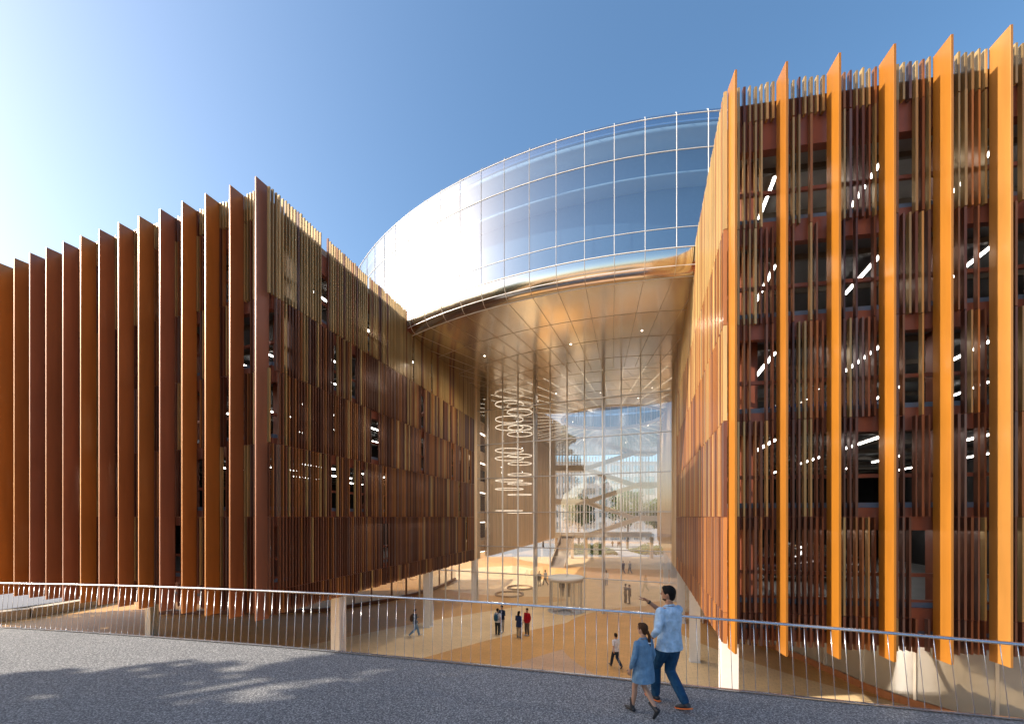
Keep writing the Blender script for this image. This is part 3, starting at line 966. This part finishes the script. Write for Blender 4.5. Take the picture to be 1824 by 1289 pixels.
# ------------------------------------------------------------------ trees and hedges
def tree(name, label, loc, H, cr, n, mat, group=None, leaf=.22, seed=1, trunk_frac=.35, squash=.8, wispy=False):
    r_ = random.Random(seed)
    o = tag(empty(name, loc), label, "tree", group)
    mb = MB()
    z = 0; pts = [Vector((0, 0, 0))]
    for i in range(5):
        pts.append(Vector((r_.uniform(-.12, .12)*i, r_.uniform(-.12, .12)*i, H*.16*(i+1))))
    mb.tube(pts, [H*.022*(1-.14*i) for i in range(6)], 8)
    cz = H*(trunk_frac + (1-trunk_frac)/2)
    clumps = []
    for i in range(int(13 + cr*2.5) * (3 if wispy else 1)):
        while True:
            p = Vector((r_.uniform(-1, 1), r_.uniform(-1, 1), r_.uniform(-1, 1)))
            if .3 < p.length < 1: break
        hz = (H*(1-trunk_frac)/2)
        c = Vector((p.x*cr*.8, p.y*cr*.8, cz + p.z*hz*squash))
        clumps.append((c, cr*(r_.uniform(.10, .24) if wispy else r_.uniform(.22, .42))))
        s_ = pts[r_.randrange(2, 6)]
        mid = (s_ + c)/2 + Vector((0, 0, -.1*H*.2))
        mb.tube([s_, mid, c], [H*.009, H*.006, H*.002], 5)
    mb.build("trunk", M_bark, o)
    mb = MB()
    for i in range(n):
        c, rr = r_.choice(clumps)
        while True:
            p = Vector((r_.uniform(-1, 1), r_.uniform(-1, 1), r_.uniform(-1, 1)))
            if p.length < 1: break
        p = c + Vector((p.x, p.y, p.z*.75)) * rr
        u = Vector((r_.gauss(0, 1), r_.gauss(0, 1), r_.gauss(0, 1))).normalized()
        v = u.orthogonal().normalized(); v.rotate(Matrix.Rotation(r_.uniform(0, 6.3), 3, u))
        l = leaf*r_.uniform(.6, 1.3)
        k = r_.random()
        mb.face([p - u*l, p + v*l*.45, p + u*l, p - v*l*.45], (k, k, k))
    mb.build("crown", mat, o)
    return o
# street trees left of the bridge: they throw the dappled shade on the deck; one added far left shades the plaza
SG = "street trees beside the footbridge"
for i, (x, y, H, cr, n, s) in enumerate(((-22, 2.4, 26, 5.2, 12000, 3), (-25.5, -3.5, 28, 6.5, 15000, 5), (-14.5, .2, 13.2, 3.6, 9000, 8), (-17, -6.5, 17, 4.8, 9000, 11), (-46, 29, 13, 4.5, 9000, 15), (-24, 3.4, 17, 3.8, 9000, 19))):
    tree("street_tree", ["tall green street tree beside the left end of the footbridge", "broad green street tree behind the left end of the footbridge",
         "small green street tree close to the footbridge", "bushy green street tree near the viewer's back", "unseen green tree added at the far left to shade the plaza",
         "slim green street tree left of the footbridge, among taller ones"][i], (x, y, 0), H, cr, n, M_leaf, SG, .26, s, wispy=True)
tree("plaza_tree", "golden-leaved tree on the street side, mirrored in the glass wall", (-2, -22, 0), 13, 4, 6000, M_leaf_gold, None, .2, 21)
CG = "trees in the far courtyard"
for i, (x, y, H, cr, s) in enumerate(((17, 103, 14, 4.5, 31), (28, 98, 15, 5, 33), (38, 104, 13, 4.5, 35), (8, 104, 12, 4, 37))):
    tree("courtyard_tree", ["leafy green tree in the middle of the far courtyard", "large green tree at the right of the far courtyard",
         "green tree at the right edge of the far courtyard", "green tree at the left of the far courtyard"][i], (x, y, 0), H, cr, 4200, M_leaf, CG, .34, s)
def hedge(label, x0, x1, y0, y1, h, seed):
    r_ = random.Random(seed); mb = MB()
    for i in range(5200):
        x = r_.uniform(x0, x1); y = r_.uniform(y0, y1)
        hh = h*(.65 + .35*math.sin(x*1.1+seed)*math.cos(y*.9)) * min(1, 4*min(x-x0, x1-x, y-y0, y1-y)/(y1-y0) + .25)
        z = hh*(r_.random()**.5)
        p = Vector((x, y, z)); u = Vector((r_.gauss(0, 1), r_.gauss(0, 1), r_.gauss(0, 1))).normalized(); v = u.orthogonal().normalized()
        l = .22*r_.uniform(.6, 1.3); k = r_.random()
        mb.face([p - u*l, p + v*l*.5, p + u*l, p - v*l*.5], (k, k, k))
    tag(mb.build("hedge", M_leaf), label, "hedge", "low hedges in the far courtyard")
hedge("long low green planting left of the courtyard path", 9.5, 21.5, 82, 92, 2.4, 3)
hedge("short low green planting right of the courtyard path", 26.5, 36, 82, 93, 2.0, 6)

# ------------------------------------------------------------------ lights on the parking ceilings
lamp = MB(); lamp.box(-.03, .03, -1.15, 1.15, -.05, .0)
def tube_light(loc, rz, label, group):
    global lamp_o
    if lamp_o is None:
        o = empty("tube_light", loc, rz)
        lamp.build("tube", M_led, o)
        m = MB(); m.box(-.07, .07, -1.2, 1.2, .001, .06); m.build("housing", M_alu, o)
        lamp_o = o
    else:
        o = copy_tree(lamp_o); o.location = loc; o.rotation_euler = (0, 0, rz)
    tag(o, label, "ceiling light", group)
lamp_o = None
NM = ["first", "second", "third", "fourth", "top"]
for side, quad, D, ID, nl in (("right", rquad, RD, RID, 4), ("left", lquad, LD, LID, 3)):
    rz = -math.atan2(ID[0], ID[1])
    for li in range(5):
        zc = (LEV[li+1] + .10 - .18 if li < 4 else SOF - .1) - .24
        for j in range(nl):
            for k in range(3):
                p = along(along(quad[0], D, 1.6 + (3.1 if side == "right" else 2.6)*j), ID, (2.4 if side == 'right' else 4.2) + 4.6*k)
                tube_light((*p, zc), rz, f"thin white tube light on the ceiling of the {NM[li]} parking deck of the {side} block",
                           f"tube lights of the {NM[li]} deck, {side} block")

# ------------------------------------------------------------------ cars
def make_car(loc, rz, label, colour, cname):
    o = tag(empty("parked_car", loc, rz), label, "car", "cars on the parking decks")
    paint = simple("car_paint_" + cname, colour, .25, .3, .03, coat=1)
    # side profile stations along x: (x, half width low, half width high, z bottom, z belt, z roof)
    prof = [(-2.3, .62, .35), (-2.2, .98, .30), (-1.9, 1.02, .26), (-1.3, 1.06, .25), (-.6, 1.03, .25), (.6, 1.0, .25), (1.2, .96, .25), (1.8, .88, .26), (2.15, .76, .30), (2.28, .60, .36)]
    mb = MB(); rows = []
    for x, zt, zb in prof:
        w = .90 - .10*(abs(x)/2.3)**4
        rows.append([(x, -w*.92, zb), (x, -w, .55 if zt > .6 else zb + .1), (x, -w*.94, zt), (x, 0, zt + .03), (x, w*.94, zt), (x, w, .55 if zt > .6 else zb + .1), (x, w*.92, zb)])
    for a, b in zip(rows, rows[1:]):
        for k in range(6): mb.face([a[k], b[k], b[k+1], a[k+1]], smooth=True)
        mb.face([a[6], b[6], b[0], a[0]])
    mb.face(rows[0]); mb.face(rows[-1][::-1])
    mb.build("body", paint, o, weld=.001)
    ca = [(-2.05, 1.0, .80), (-1.75, 1.42, .68), (-1.2, 1.52, .66), (-.1, 1.53, .66), (.45, 1.42, .67), (1.15, .98, .80)]
    mb = MB()
    for (x, z, w), (x2, z2, w2) in zip(ca, ca[1:]):
        mb.face([(x, -w, z), (x2, -w2, z2), (x2, w2, z2), (x, w, z)], smooth=True)
    mb.build("roof", paint, o)
    g1 = MB(); wl = [(-2.03, .98), (-1.75, 1.40), (-1.2, 1.50), (-.1, 1.51), (.45, 1.40), (1.13, .97)]
    for s in (-1, 1):
        pts_ = [(x, s*(.80 if z < 1.05 else .675), z) for x, z in wl]
        g1.face(pts_ if s < 0 else pts_[::-1])
    g1.build("side_windows", M_shopglass, o)
    for s in (-1, 1):
        mb = MB(); mb.box(2.16, 2.27, s*.62 - .15, s*.62 + .15, .58, .70); mb.build("headlight", M_white_line, o)
        mb = MB(); mb.box(-2.31, -2.22, s*.62 - .14, s*.62 + .14, .68, .84); mb.build("tail_light", simple("red_lens", (.4, .02, .02), .2), o)
    for x in (-1.42, 1.42):
        for s in (-1, 1):
            w = empty("wheel", (x, s*.82, .33)); w.parent = o
            mb = MB(); mb.tube([(0, -.1, 0), (0, .1, 0)], .33, 24); mb.build("tyre", M_black, w)
            mb = MB()
            mb.tube([(0, s*.101, 0), (0, s*.112, 0)], .06, 12)
            for k in range(5):
                a = TAU*k/5; mb.bar((0, s*.106, 0), (.21*math.cos(a), s*.106, .21*math.sin(a)), .05, .03)
            mb.tube([(.23*math.cos(TAU*k/20), s*.106, .23*math.sin(TAU*k/20)) for k in range(21)], .015, 6)
            mb.build("rim", M_alu, w)
    return o
fl = LEV[0] + .30
make_car((11.6, 17.0, fl), R(168), "dark maroon car parked on the lowest visible deck behind the orange fins", (.05, .012, .012), "maroon")
make_car((11.2, 15.8, LEV[2] + .30), R(165), "blue car parked one deck below the middle of the right block", (.03, .06, .16), "blue")
make_car((-13.5, 21.5, fl), R(70), "silver car parked on the low deck behind the left block's corner slats", (.45, .46, .48), "silver")

# ------------------------------------------------------------------ people
def remeshed(mb, name, mat, parent, vox, smooth=4):
    o = mb.build(name, mat, parent)
    m = o.modifiers.new("remesh", 'REMESH'); m.mode = 'VOXEL'; m.voxel_size = vox; m.use_smooth_shade = True
    s = o.modifiers.new("smooth", 'SMOOTH'); s.iterations = smooth; s.factor = .5
    dg = bpy.context.evaluated_depsgraph_get()
    me = bpy.data.meshes.new_from_object(o.evaluated_get(dg))
    me.name = name
    o.modifiers.clear(); o.data = me
    if not me.materials: me.materials.append(mat)
    return o

def limb(mb, pts, rad):
    mb.tube(pts, rad, 14)
    for p, r_ in zip(pts, rad): mb.ball(p, r_*.985, nu=14, nv=8)

def cloth(name, col, var=.25, wrinkle=.35):
    if name in MATS: return MATS[name]
    t = NT(name)
    n1 = t.noise(9, 4, .6)
    c = t.mix(1.0, col, t.ramp(n1, [(.3, 1-var), (.7, 1+var)]), 'MULTIPLY')
    mp = t.n("ShaderNodeMapping"); mp.inputs["Scale"].default_value = (10, 10, 5); t.l(t.pos(), mp.inputs[0])
    t.bsdf(c, .85, spec=.2, normal=t.bump(t.noise(1.6, 3, .5, mp.outputs[0]), wrinkle, .05))
    MATS[name] = t.m
    return t.m

BASE = dict(
    lsh=(-.175, 0, 1.40), lel=(-.23, -.03, 1.14), lwr=(-.23, .06, .90), rsh=(.175, 0, 1.40), rel=(.23, -.03, 1.14), rwr=(.23, .06, .90),
    lhip=(-.09, 0, .92), lkn=(-.10, .03, .50), lan=(-.10, 0, .09), rhip=(.09, 0, .92), rkn=(.10, .03, .50), ran=(.10, 0, .09), lfoot=0, rfoot=0)
WALK = dict(lkn=(-.09, .16, .52), lan=(-.09, .26, .10), rkn=(.09, .02, .49), ran=(.09, -.32, .17), rfoot=-.9, lfoot=.25,
            lel=(-.23, -.10, 1.16), lwr=(-.23, -.12, .92), rel=(.23, .05, 1.15), rwr=(.22, .2, .95))
CROSS = dict(lel=(-.24, .04, 1.15), lwr=(.02, .22, 1.16), rel=(.24, .04, 1.15), rwr=(-.02, .24, 1.12))
HOLD = dict(lel=(-.22, .0, 1.16), lwr=(-.05, .2, 1.22))
HUG = dict(lel=(-.20, .22, 1.33), lwr=(-.05, .42, 1.36), rel=(.20, .22, 1.25), rwr=(.05, .42, 1.22))

def fingers(mb, wr, dirv, palm_n, s, pose="relaxed"):
    """palm, four fingers of unequal length and a thumb from the side of the palm"""
    d = Vector(dirv).normalized(); n = Vector(palm_n); n = (n - d*n.dot(d)).normalized(); side = d.cross(n)
    w = Vector(wr)
    mb.tube([w - d*.01, w + d*.045, w + d*.085], [.026*s, .040*s, .038*s], 12, side=tuple(side), flat=[.020*s, .016*s, .014*s])
    for k, (o, ln) in enumerate(((-.028, .070), (-.0095, .080), (.0095, .075), (.028, .060))):
        b = w + d*.082 + side*o*s
        curl = .9 if (pose == "point" and k != 0) else (.08 if pose == "point" else .45)
        p = [b]; dirn = d.copy()
        for j in range(3):
            dirn = (dirn + n*curl*.75).normalized(); p.append(p[-1] + dirn*ln*s/3*1.05)
        mb.tube(p, [.0095*s, .009*s, .0082*s, .0068*s], 8)
    b = w + d*.03 - side*.034*s
    mb.tube([b, b + (d*.6 - side*.6 + n*.3).normalized()*.035*s, b + (d*.8 - side*.3 + n*.4).normalized()*.066*s], [.012*s, .0105*s, .008*s], 8)

def person(loc, heading, H, label, pose=None, top="shirt", tcol=(.5, .5, .5), pcol=(.05, .06, .09), hcol_=(.02, .014, .01), skin=M_skin, sleeve=1.0,
           long_hair=False, detail=0, backpack=None, tail=False, beard=False, dress=False, boots=False, shoe=(.05, .05, .055), sole=None, build=1.0, group=None, head_turn=0, coat=0, point=None, watch=False):
    J = dict(BASE); 
    for q in (pose or []): J.update(q)
    sc_ = H / 1.75
    o = empty("person", loc, heading)
    tag(o, label, "person", group)
    V = lambda k: Vector(J[k])
    vox = .007 if detail else .018
    b_ = build
    hy = .02
    # ---- body, one continuous surface
    mb = MB()
    mb.tube([(0, 0, .86), (0, 0, .98), (0, -.01, 1.12), (0, 0, 1.28), (0, 0, 1.40), (0, 0, 1.46)], [.15*b_, .155*b_, .135*b_, .165*b_, .17*b_, .10*b_], 20, side=(1, 0, 0), flat=[.105*b_, .11*b_, .10*b_, .115*b_, .10*b_, .07])
    mb.tube([(0, -.005, 1.42), (0, .005, 1.50), (0, .012, 1.56)], [.060, .054, .054], 14)
    Rm = Matrix.Rotation(head_turn, 3, 'Z')
    hc = Vector((0, hy, 1.655))
    def hp(x, y, z): return hc + Rm @ Vector((x, y, z))
    mb.ball(hc, (.077, .095, .108), M=Rm, nu=20, nv=14)
    mb.ball(hp(0, .030, -.065), (.052, .060, .055), nu=14, nv=10, M=Rm)
    mb.tube([hp(0, .085, .015), hp(0, .108, -.018), hp(0, .090, -.030)], [.009, .014, .010], 8)
    mb.ball(hp(0, .086, -.058), (.024, .010, .008), M=Rm)
    for s in (-1, 1): mb.ball(hp(s*.078, -.005, -.01), (.010, .020, .030), M=Rm)
    for a, bq, c, sx in (("lsh", "lel", "lwr", -1), ("rsh", "rel", "rwr", 1)):
        A, B, C_ = V(a), V(bq), V(c)
        limb(mb, [A, (A+B)/2, B, (B*.65 + C_*.35), C_], [.052*b_, .047*b_, .038, .038, .026])
        dv = (C_ - B).normalized()
        if detail and point == c: fingers(mb, C_, dv + Vector((-.15, .1, .05)), (-.2, -.2, -1), 1/1.0, "point")
        else: fingers(mb, C_, dv, (-sx*.9, .3, 0), 1.0)
    for a, bq, c in (("lhip", "lkn", "lan"), ("rhip", "rkn", "ran")):
        A, B, C_ = V(a), V(bq), V(c)
        calf = B*.68 + C_*.32 + Vector((0, -.018, 0))
        limb(mb, [A, (A*.5+B*.5), B, calf, C_], [.088*b_, .07*b_, .052, .052, .036])
    body = remeshed(mb, "body", skin, o, vox, 5 if detail else 3)
    # eyes and brows on the near figures
    if detail:
        m_ = MB()
        for s in (-1, 1):
            m_.ball(hp(s*.031, .083, .012), (.012, .006, .006), M=Rm)
            m_.ball(hp(s*.031, .088, .034), (.018, .005, .004), M=Rm)
        m_.build("eyes", simple("dark_iris", (.02, .012, .01), .3), body)
    # ---- top
    mb = MB()
    g = .022 if detail else .02
    if dress:
        mb.tube([(0, 0, .66), (0, 0, .80), (0, 0, 1.0), (0, 0, 1.2), (0, 0, 1.38), (0, 0, 1.47)], [.245, .235, .205, .185, .18, .085], 22, side=(1, 0, 0), flat=[.19, .18, .16, .145, .125, .08])
    else:
        zb = .84 if coat == 0 else .72
        mb.tube([(0, -.005, zb), (0, 0, .98), (0, -.005, 1.12), (0, 0, 1.28), (0, 0, 1.40), (0, -.002, 1.475)],
                [.200*b_, .188*b_, .165*b_, .19*b_, .185*b_, .075], 22, side=(1, 0, 0), flat=[.150*b_, .135*b_, .125*b_, .14*b_, .12*b_, .075])
    for a, bq, c in (("lsh", "lel", "lwr"), ("rsh", "rel", "rwr")):
        A, B, C_ = V(a), V(bq), V(c)
        if sleeve <= .5:
            e = A + (B-A)*(sleeve*2); limb(mb, [A, (A+e)/2, e], [.066*b_, .064*b_, .060*b_])
        else:
            e = B + (C_-B)*((sleeve-.5)*2*.97); limb(mb, [A, (A+B)/2, B, (B+e)/2, e], [.068*b_, .062*b_, .055, .050, .045 if sleeve < .9 else .036])
    tm = cloth("cloth_%s" % "_".join("%02d" % int(x*100) for x in tcol), tcol, wrinkle=.9 if detail else .3)
    remeshed(mb, "dress" if dress else top, tm, o, vox*.9, 3)
    if detail:                                              # collar
        mb = MB(); mb.tube([(.06*math.cos(R(a)), .058*math.sin(R(a)) - .002, 1.485 + .012*math.cos(R(a+90))) for a in range(100, 441, 20)], .013, 8)
        mb.build("collar", tm, o)
    # ---- trousers
    if not dress:
        mb = MB()
        mb.tube([(0, 0, .82), (0, 0, .90), (0, 0, 1.0)], [.16*b_, .17*b_, .155*b_], 20, side=(1, 0, 0), flat=[.12*b_, .125*b_, .12*b_])
        for a, bq, c in (("lhip", "lkn", "lan"), ("rhip", "rkn", "ran")):
            A, B, C_ = V(a), V(bq), V(c)
            limb(mb, [A, (A+B)/2, B, (B+C_)/2, C_ + (B-C_)*.05], [.104*b_, .092*b_, .078, .074, .064])
        pm = cloth("cloth_%s" % "_".join("%02d" % int(x*100) for x in pcol), pcol, wrinkle=.9 if detail else .3)
        remeshed(mb, "trousers", pm, o, vox*.95, 3)
    # ---- shoes
    sm_ = simple("shoe_%02d%02d%02d" % tuple(int(x*100) for x in shoe), shoe, .5)
    for c, kn, fk in (("lan", "lkn", "lfoot"), ("ran", "rkn", "rfoot")):
        A = V(c); pit = J[fk]
        f = Vector((0, math.cos(pit), math.sin(pit))); up = Vector((0, -math.sin(pit), math.cos(pit)))
        mb = MB()
        mb.tube([A - f*.06 - up*.045, A - up*.045, A + f*.09 - up*.05, A + f*.17 - up*.058, A + f*.205 - up*.062], [.036, .044, .046, .038, .018], 12, side=(1, 0, 0), flat=[.036, .040, .032, .024, .014])
        mb.tube([A - up*.04, A + up*.04 if not boots else A + up*.17], [.046, .044 if not boots else .05], 12)
        s_o = remeshed(mb, "boot" if boots else "shoe", sm_, o, .008 if detail else .016, 3)
        if sole:
            mb = MB()
            mb.tube([A - f*.085 - up*.08, A - up*.082, A + f*.09 - up*.082, A + f*.17 - up*.078, A + f*.215 - up*.07], [.034, .044, .049, .040, .02], 12, side=(1, 0, 0), flat=[.012, .013, .012, .011, .009])
            mb.build("sole", simple("orange_sole", sole, .5), s_o)
    # ---- hair
    mb = MB()
    hm = simple("hair_%02d" % int(hcol_[0]*1000), hcol_, .8, 0, .5, 70, spec=.15)
    mb.ball(hp(0, -.012, .022), (.087, .097, .100), M=Rm, nu=20, nv=14)
    mb.ball(hp(0, -.042, -.025), (.072, .062, .080), M=Rm); mb.ball(hp(0, -.045, -.06), (.055, .045, .05), M=Rm)
    mb.ball(hp(0, .045, .075), (.060, .048, .038), M=Rm)
    if long_hair: mb.tube([hp(0, -.05, .02), hp(0, -.085, -.08), hp(0, -.095, -.20), hp(0, -.09, -.28)], [.07, .08, .075, .04], 12, side=(1, 0, 0), flat=[.05, .05, .04, .02])
    if tail:
        mb.ball(hp(0, -.105, -.045), (.034, .030, .034), M=Rm)
        mb.tube([hp(0, -.10, -.03), hp(.012, -.135, -.12), hp(.02, -.125, -.24), hp(.022, -.125, -.34), hp(.022, -.12, -.44)], [.030, .030, .033, .027, .006], 10)
    h_o = remeshed(mb, "hair", hm, o, .009 if detail else .018, 2)
    if tail:
        mb = MB(); mb.tube([hp(.02, -.125, -.235), hp(.02, -.125, -.255)], .037, 12); mb.build("hair_tie", M_white, h_o)
    if beard:
        mb = MB(); mb.ball(hp(0, .030, -.088), (.053, .060, .030), M=Rm)
        remeshed(mb, "beard", hm, o, .009, 2)
    if watch:
        A, B = V("rwr"), V("rel"); d = (A-B).normalized()
        mb = MB(); mb.tube([A - d*.035, A - d*.012], .032, 14); mb.build("watch", M_black, o)
    if backpack:
        mb = MB()
        mb.tube([(0, -.20, .98), (0, -.23, 1.08), (0, -.225, 1.28), (0, -.19, 1.42)], [.12, .15, .145, .09], 14, side=(1, 0, 0), flat=[.06, .095, .09, .05])
        bo = remeshed(mb, "backpack", cloth("pack_%02d" % int(backpack[0]*100 + backpack[2]*1000), backpack), o, .018, 2)
        mb = MB()
        for s in (-1, 1): mb.tube([(s*.10, -.17, 1.40), (s*.115, -.02, 1.49), (s*.12, .13, 1.38), (s*.14, .10, 1.15), (s*.14, -.15, 1.05)], .018, 6)
        mb.build("straps", M_black, bo)
    o.scale = (sc_, sc_, sc_)
    # set the lowest sole on the ground
    return o

def at(px_x, dy):            # plan point on the plaza for a bearing and a drop below the horizon
    D = 720 * EYE / dy
    return ((px_x - 912) * D / 720, D, 0.0)

# the two figures on the bridge
man = person((2.31, 5.93, DECK), R(26), 1.74, "man in pale blue shirt and jeans pointing ahead as he walks along the footbridge railing",
    [dict(lkn=(-.07, .20, .53), lan=(-.05, .22, .10), rkn=(.06, .05, .50), ran=(.05, -.24, .14), rfoot=-.35, lfoot=0,
          lel=(-.30, -.06, 1.16), lwr=(-.34, .10, .96), rel=(.12, .22, 1.30), rwr=(-.10, .33, 1.49))],
    tcol=(.36, .50, .66), pcol=(.012, .055, .12), hcol_=(.008, .007, .007), skin=M_skin2, sleeve=.68, detail=1, beard=True, shoe=(.02, .022, .03), sole=(.75, .16, .03), build=1.08,
    head_turn=R(30), point="rwr", watch=True)
girl = person((1.84, 5.66, DECK), R(28), 1.27, "girl in blue denim shirt dress and black boots with a long brown plait",
    [dict(lkn=(-.09, .14, .52), lan=(-.09, .20, .10), rkn=(.07, .05, .52), ran=(.05, -.26, .20), rfoot=-1.0, lfoot=0, lel=(-.26, -.02, 1.15), lwr=(-.27, .07, .90))],
    tcol=(.13, .235, .36), hcol_=(.06, .028, .014), dress=True, sleeve=.93, detail=1, tail=True, boots=True, shoe=(.015, .016, .02), build=.88, head_turn=R(14))

NAVY, DK = (.02, .03, .06), (.02, .022, .025)
person(at(739, 213), R(-80), 1.78, "man in grey-blue shirt and light jeans with a brown backpack, walking near a white column", [WALK, HOLD], tcol=(.12, .16, .22), pcol=(.16, .26, .38), backpack=(.09, .05, .03), shoe=(.3, .33, .36), beard=True)
person(at(886, 210), R(-25), 1.74, "person with blue backpack over a white tee, back turned, in the group below the railing", tcol=(.62, .62, .62), pcol=DK, sleeve=.35, backpack=(.02, .09, .16))
person(at(894, 205), R(150), 1.80, "man in dark navy shirt and pale trousers facing the one with the blue backpack", [CROSS], tcol=NAVY, pcol=(.35, .33, .30), shoe=(.6, .6, .6))
person(at(924, 215), R(-30), 1.70, "person with dark hair in navy jacket and beige trousers, next to the one in red", [HOLD], tcol=(.02, .035, .09), pcol=(.36, .28, .18), long_hair=True, coat=1, shoe=(.04, .1, .2))
person(at(939, 211), R(140), 1.78, "man in a bright red jumper and brown trousers standing on the plaza", tcol=(.50, .012, .02), pcol=(.13, .10, .075), shoe=(.5, .55, .6))
person(at(1097, 268), R(25), 1.76, "young man in white tee and dark jeans striding across the plaza just below the railing", [WALK], tcol=(.68, .68, .70), pcol=(.02, .03, .05), sleeve=.4)
person(at(1110, 102), R(15), 1.80, "person in a plum top and dark trousers strolling deep in the hall", [WALK], tcol=(.07, .05, .09), pcol=(.05, .05, .07))
person(at(1122, 101), R(20), 1.70, "person in a grey patterned top walking beside the one in plum, deep in the hall", [WALK], tcol=(.22, .20, .18), pcol=(.16, .15, .15))
person(at(1114, 154), R(-75), 1.76, "left one of the hugging couple, tan jacket and dark trousers", [HUG], tcol=(.20, .15, .09), pcol=(.05, .05, .045))
person(at(1121.5, 155), R(80), 1.72, "right one of the hugging couple, in a dark olive coat", [HUG], tcol=(.05, .055, .04), pcol=(.05, .05, .05), coat=1)
person(at(960.5, 124), R(-20), 1.74, "person in dark olive top and pale trousers left of the revolving door", tcol=(.09, .08, .06), pcol=(.30, .28, .25), long_hair=True, coat=1)
person(at(971.5, 122), R(40), 1.74, "person in white top and dark leggings left of the revolving door", [WALK], tcol=(.6, .58, .55), pcol=(.03, .03, .03))
person(at(1001, 142), R(170), 1.76, "person with a shoulder bag and grey jeans seen through the revolving door", tcol=(.07, .08, .10), pcol=(.22, .24, .27))
person(at(1013.5, 142), R(110), 1.76, "person in brown top and dark trousers seen through the revolving door", [HOLD], tcol=(.13, .09, .06), pcol=(.10, .09, .07))
person(at(1080, 122), R(5), 1.72, "long-haired person in a white top and pale jeans by the tall glass post", tcol=(.62, .62, .60), pcol=(.25, .30, .38), long_hair=True)
person(at(1091, 54), R(-10), 1.75, "dark figure at the left of the small group on the far courtyard path", tcol=DK, pcol=DK)
person(at(1101, 55), R(10), 1.78, "dark figure in the middle of the small group on the far courtyard path", [WALK], tcol=(.06, .02, .03), pcol=DK)
person(at(1104.5, 54.5), R(0), 1.72, "dark red-brown figure beside the middle one on the far courtyard path", tcol=(.08, .03, .03), pcol=(.04, .03, .03))
person(at(1112, 46), R(180), 1.78, "person in white walking toward the hall on the far courtyard path", [WALK], tcol=(.66, .62, .60), pcol=(.45, .38, .34))

# ------------------------------------------------------------------ courtyard path
mb = MB(); mb.face([(-5, 79, .006), (45, 79, .006), (45, 121, .006), (-5, 121, .006)])
tag(mb.build("courtyard_ground", simple("courtyard_grey", (.36, .37, .38), .7, 0, .15, .6)), "grey courtyard ground beyond the hall", kind="structure")
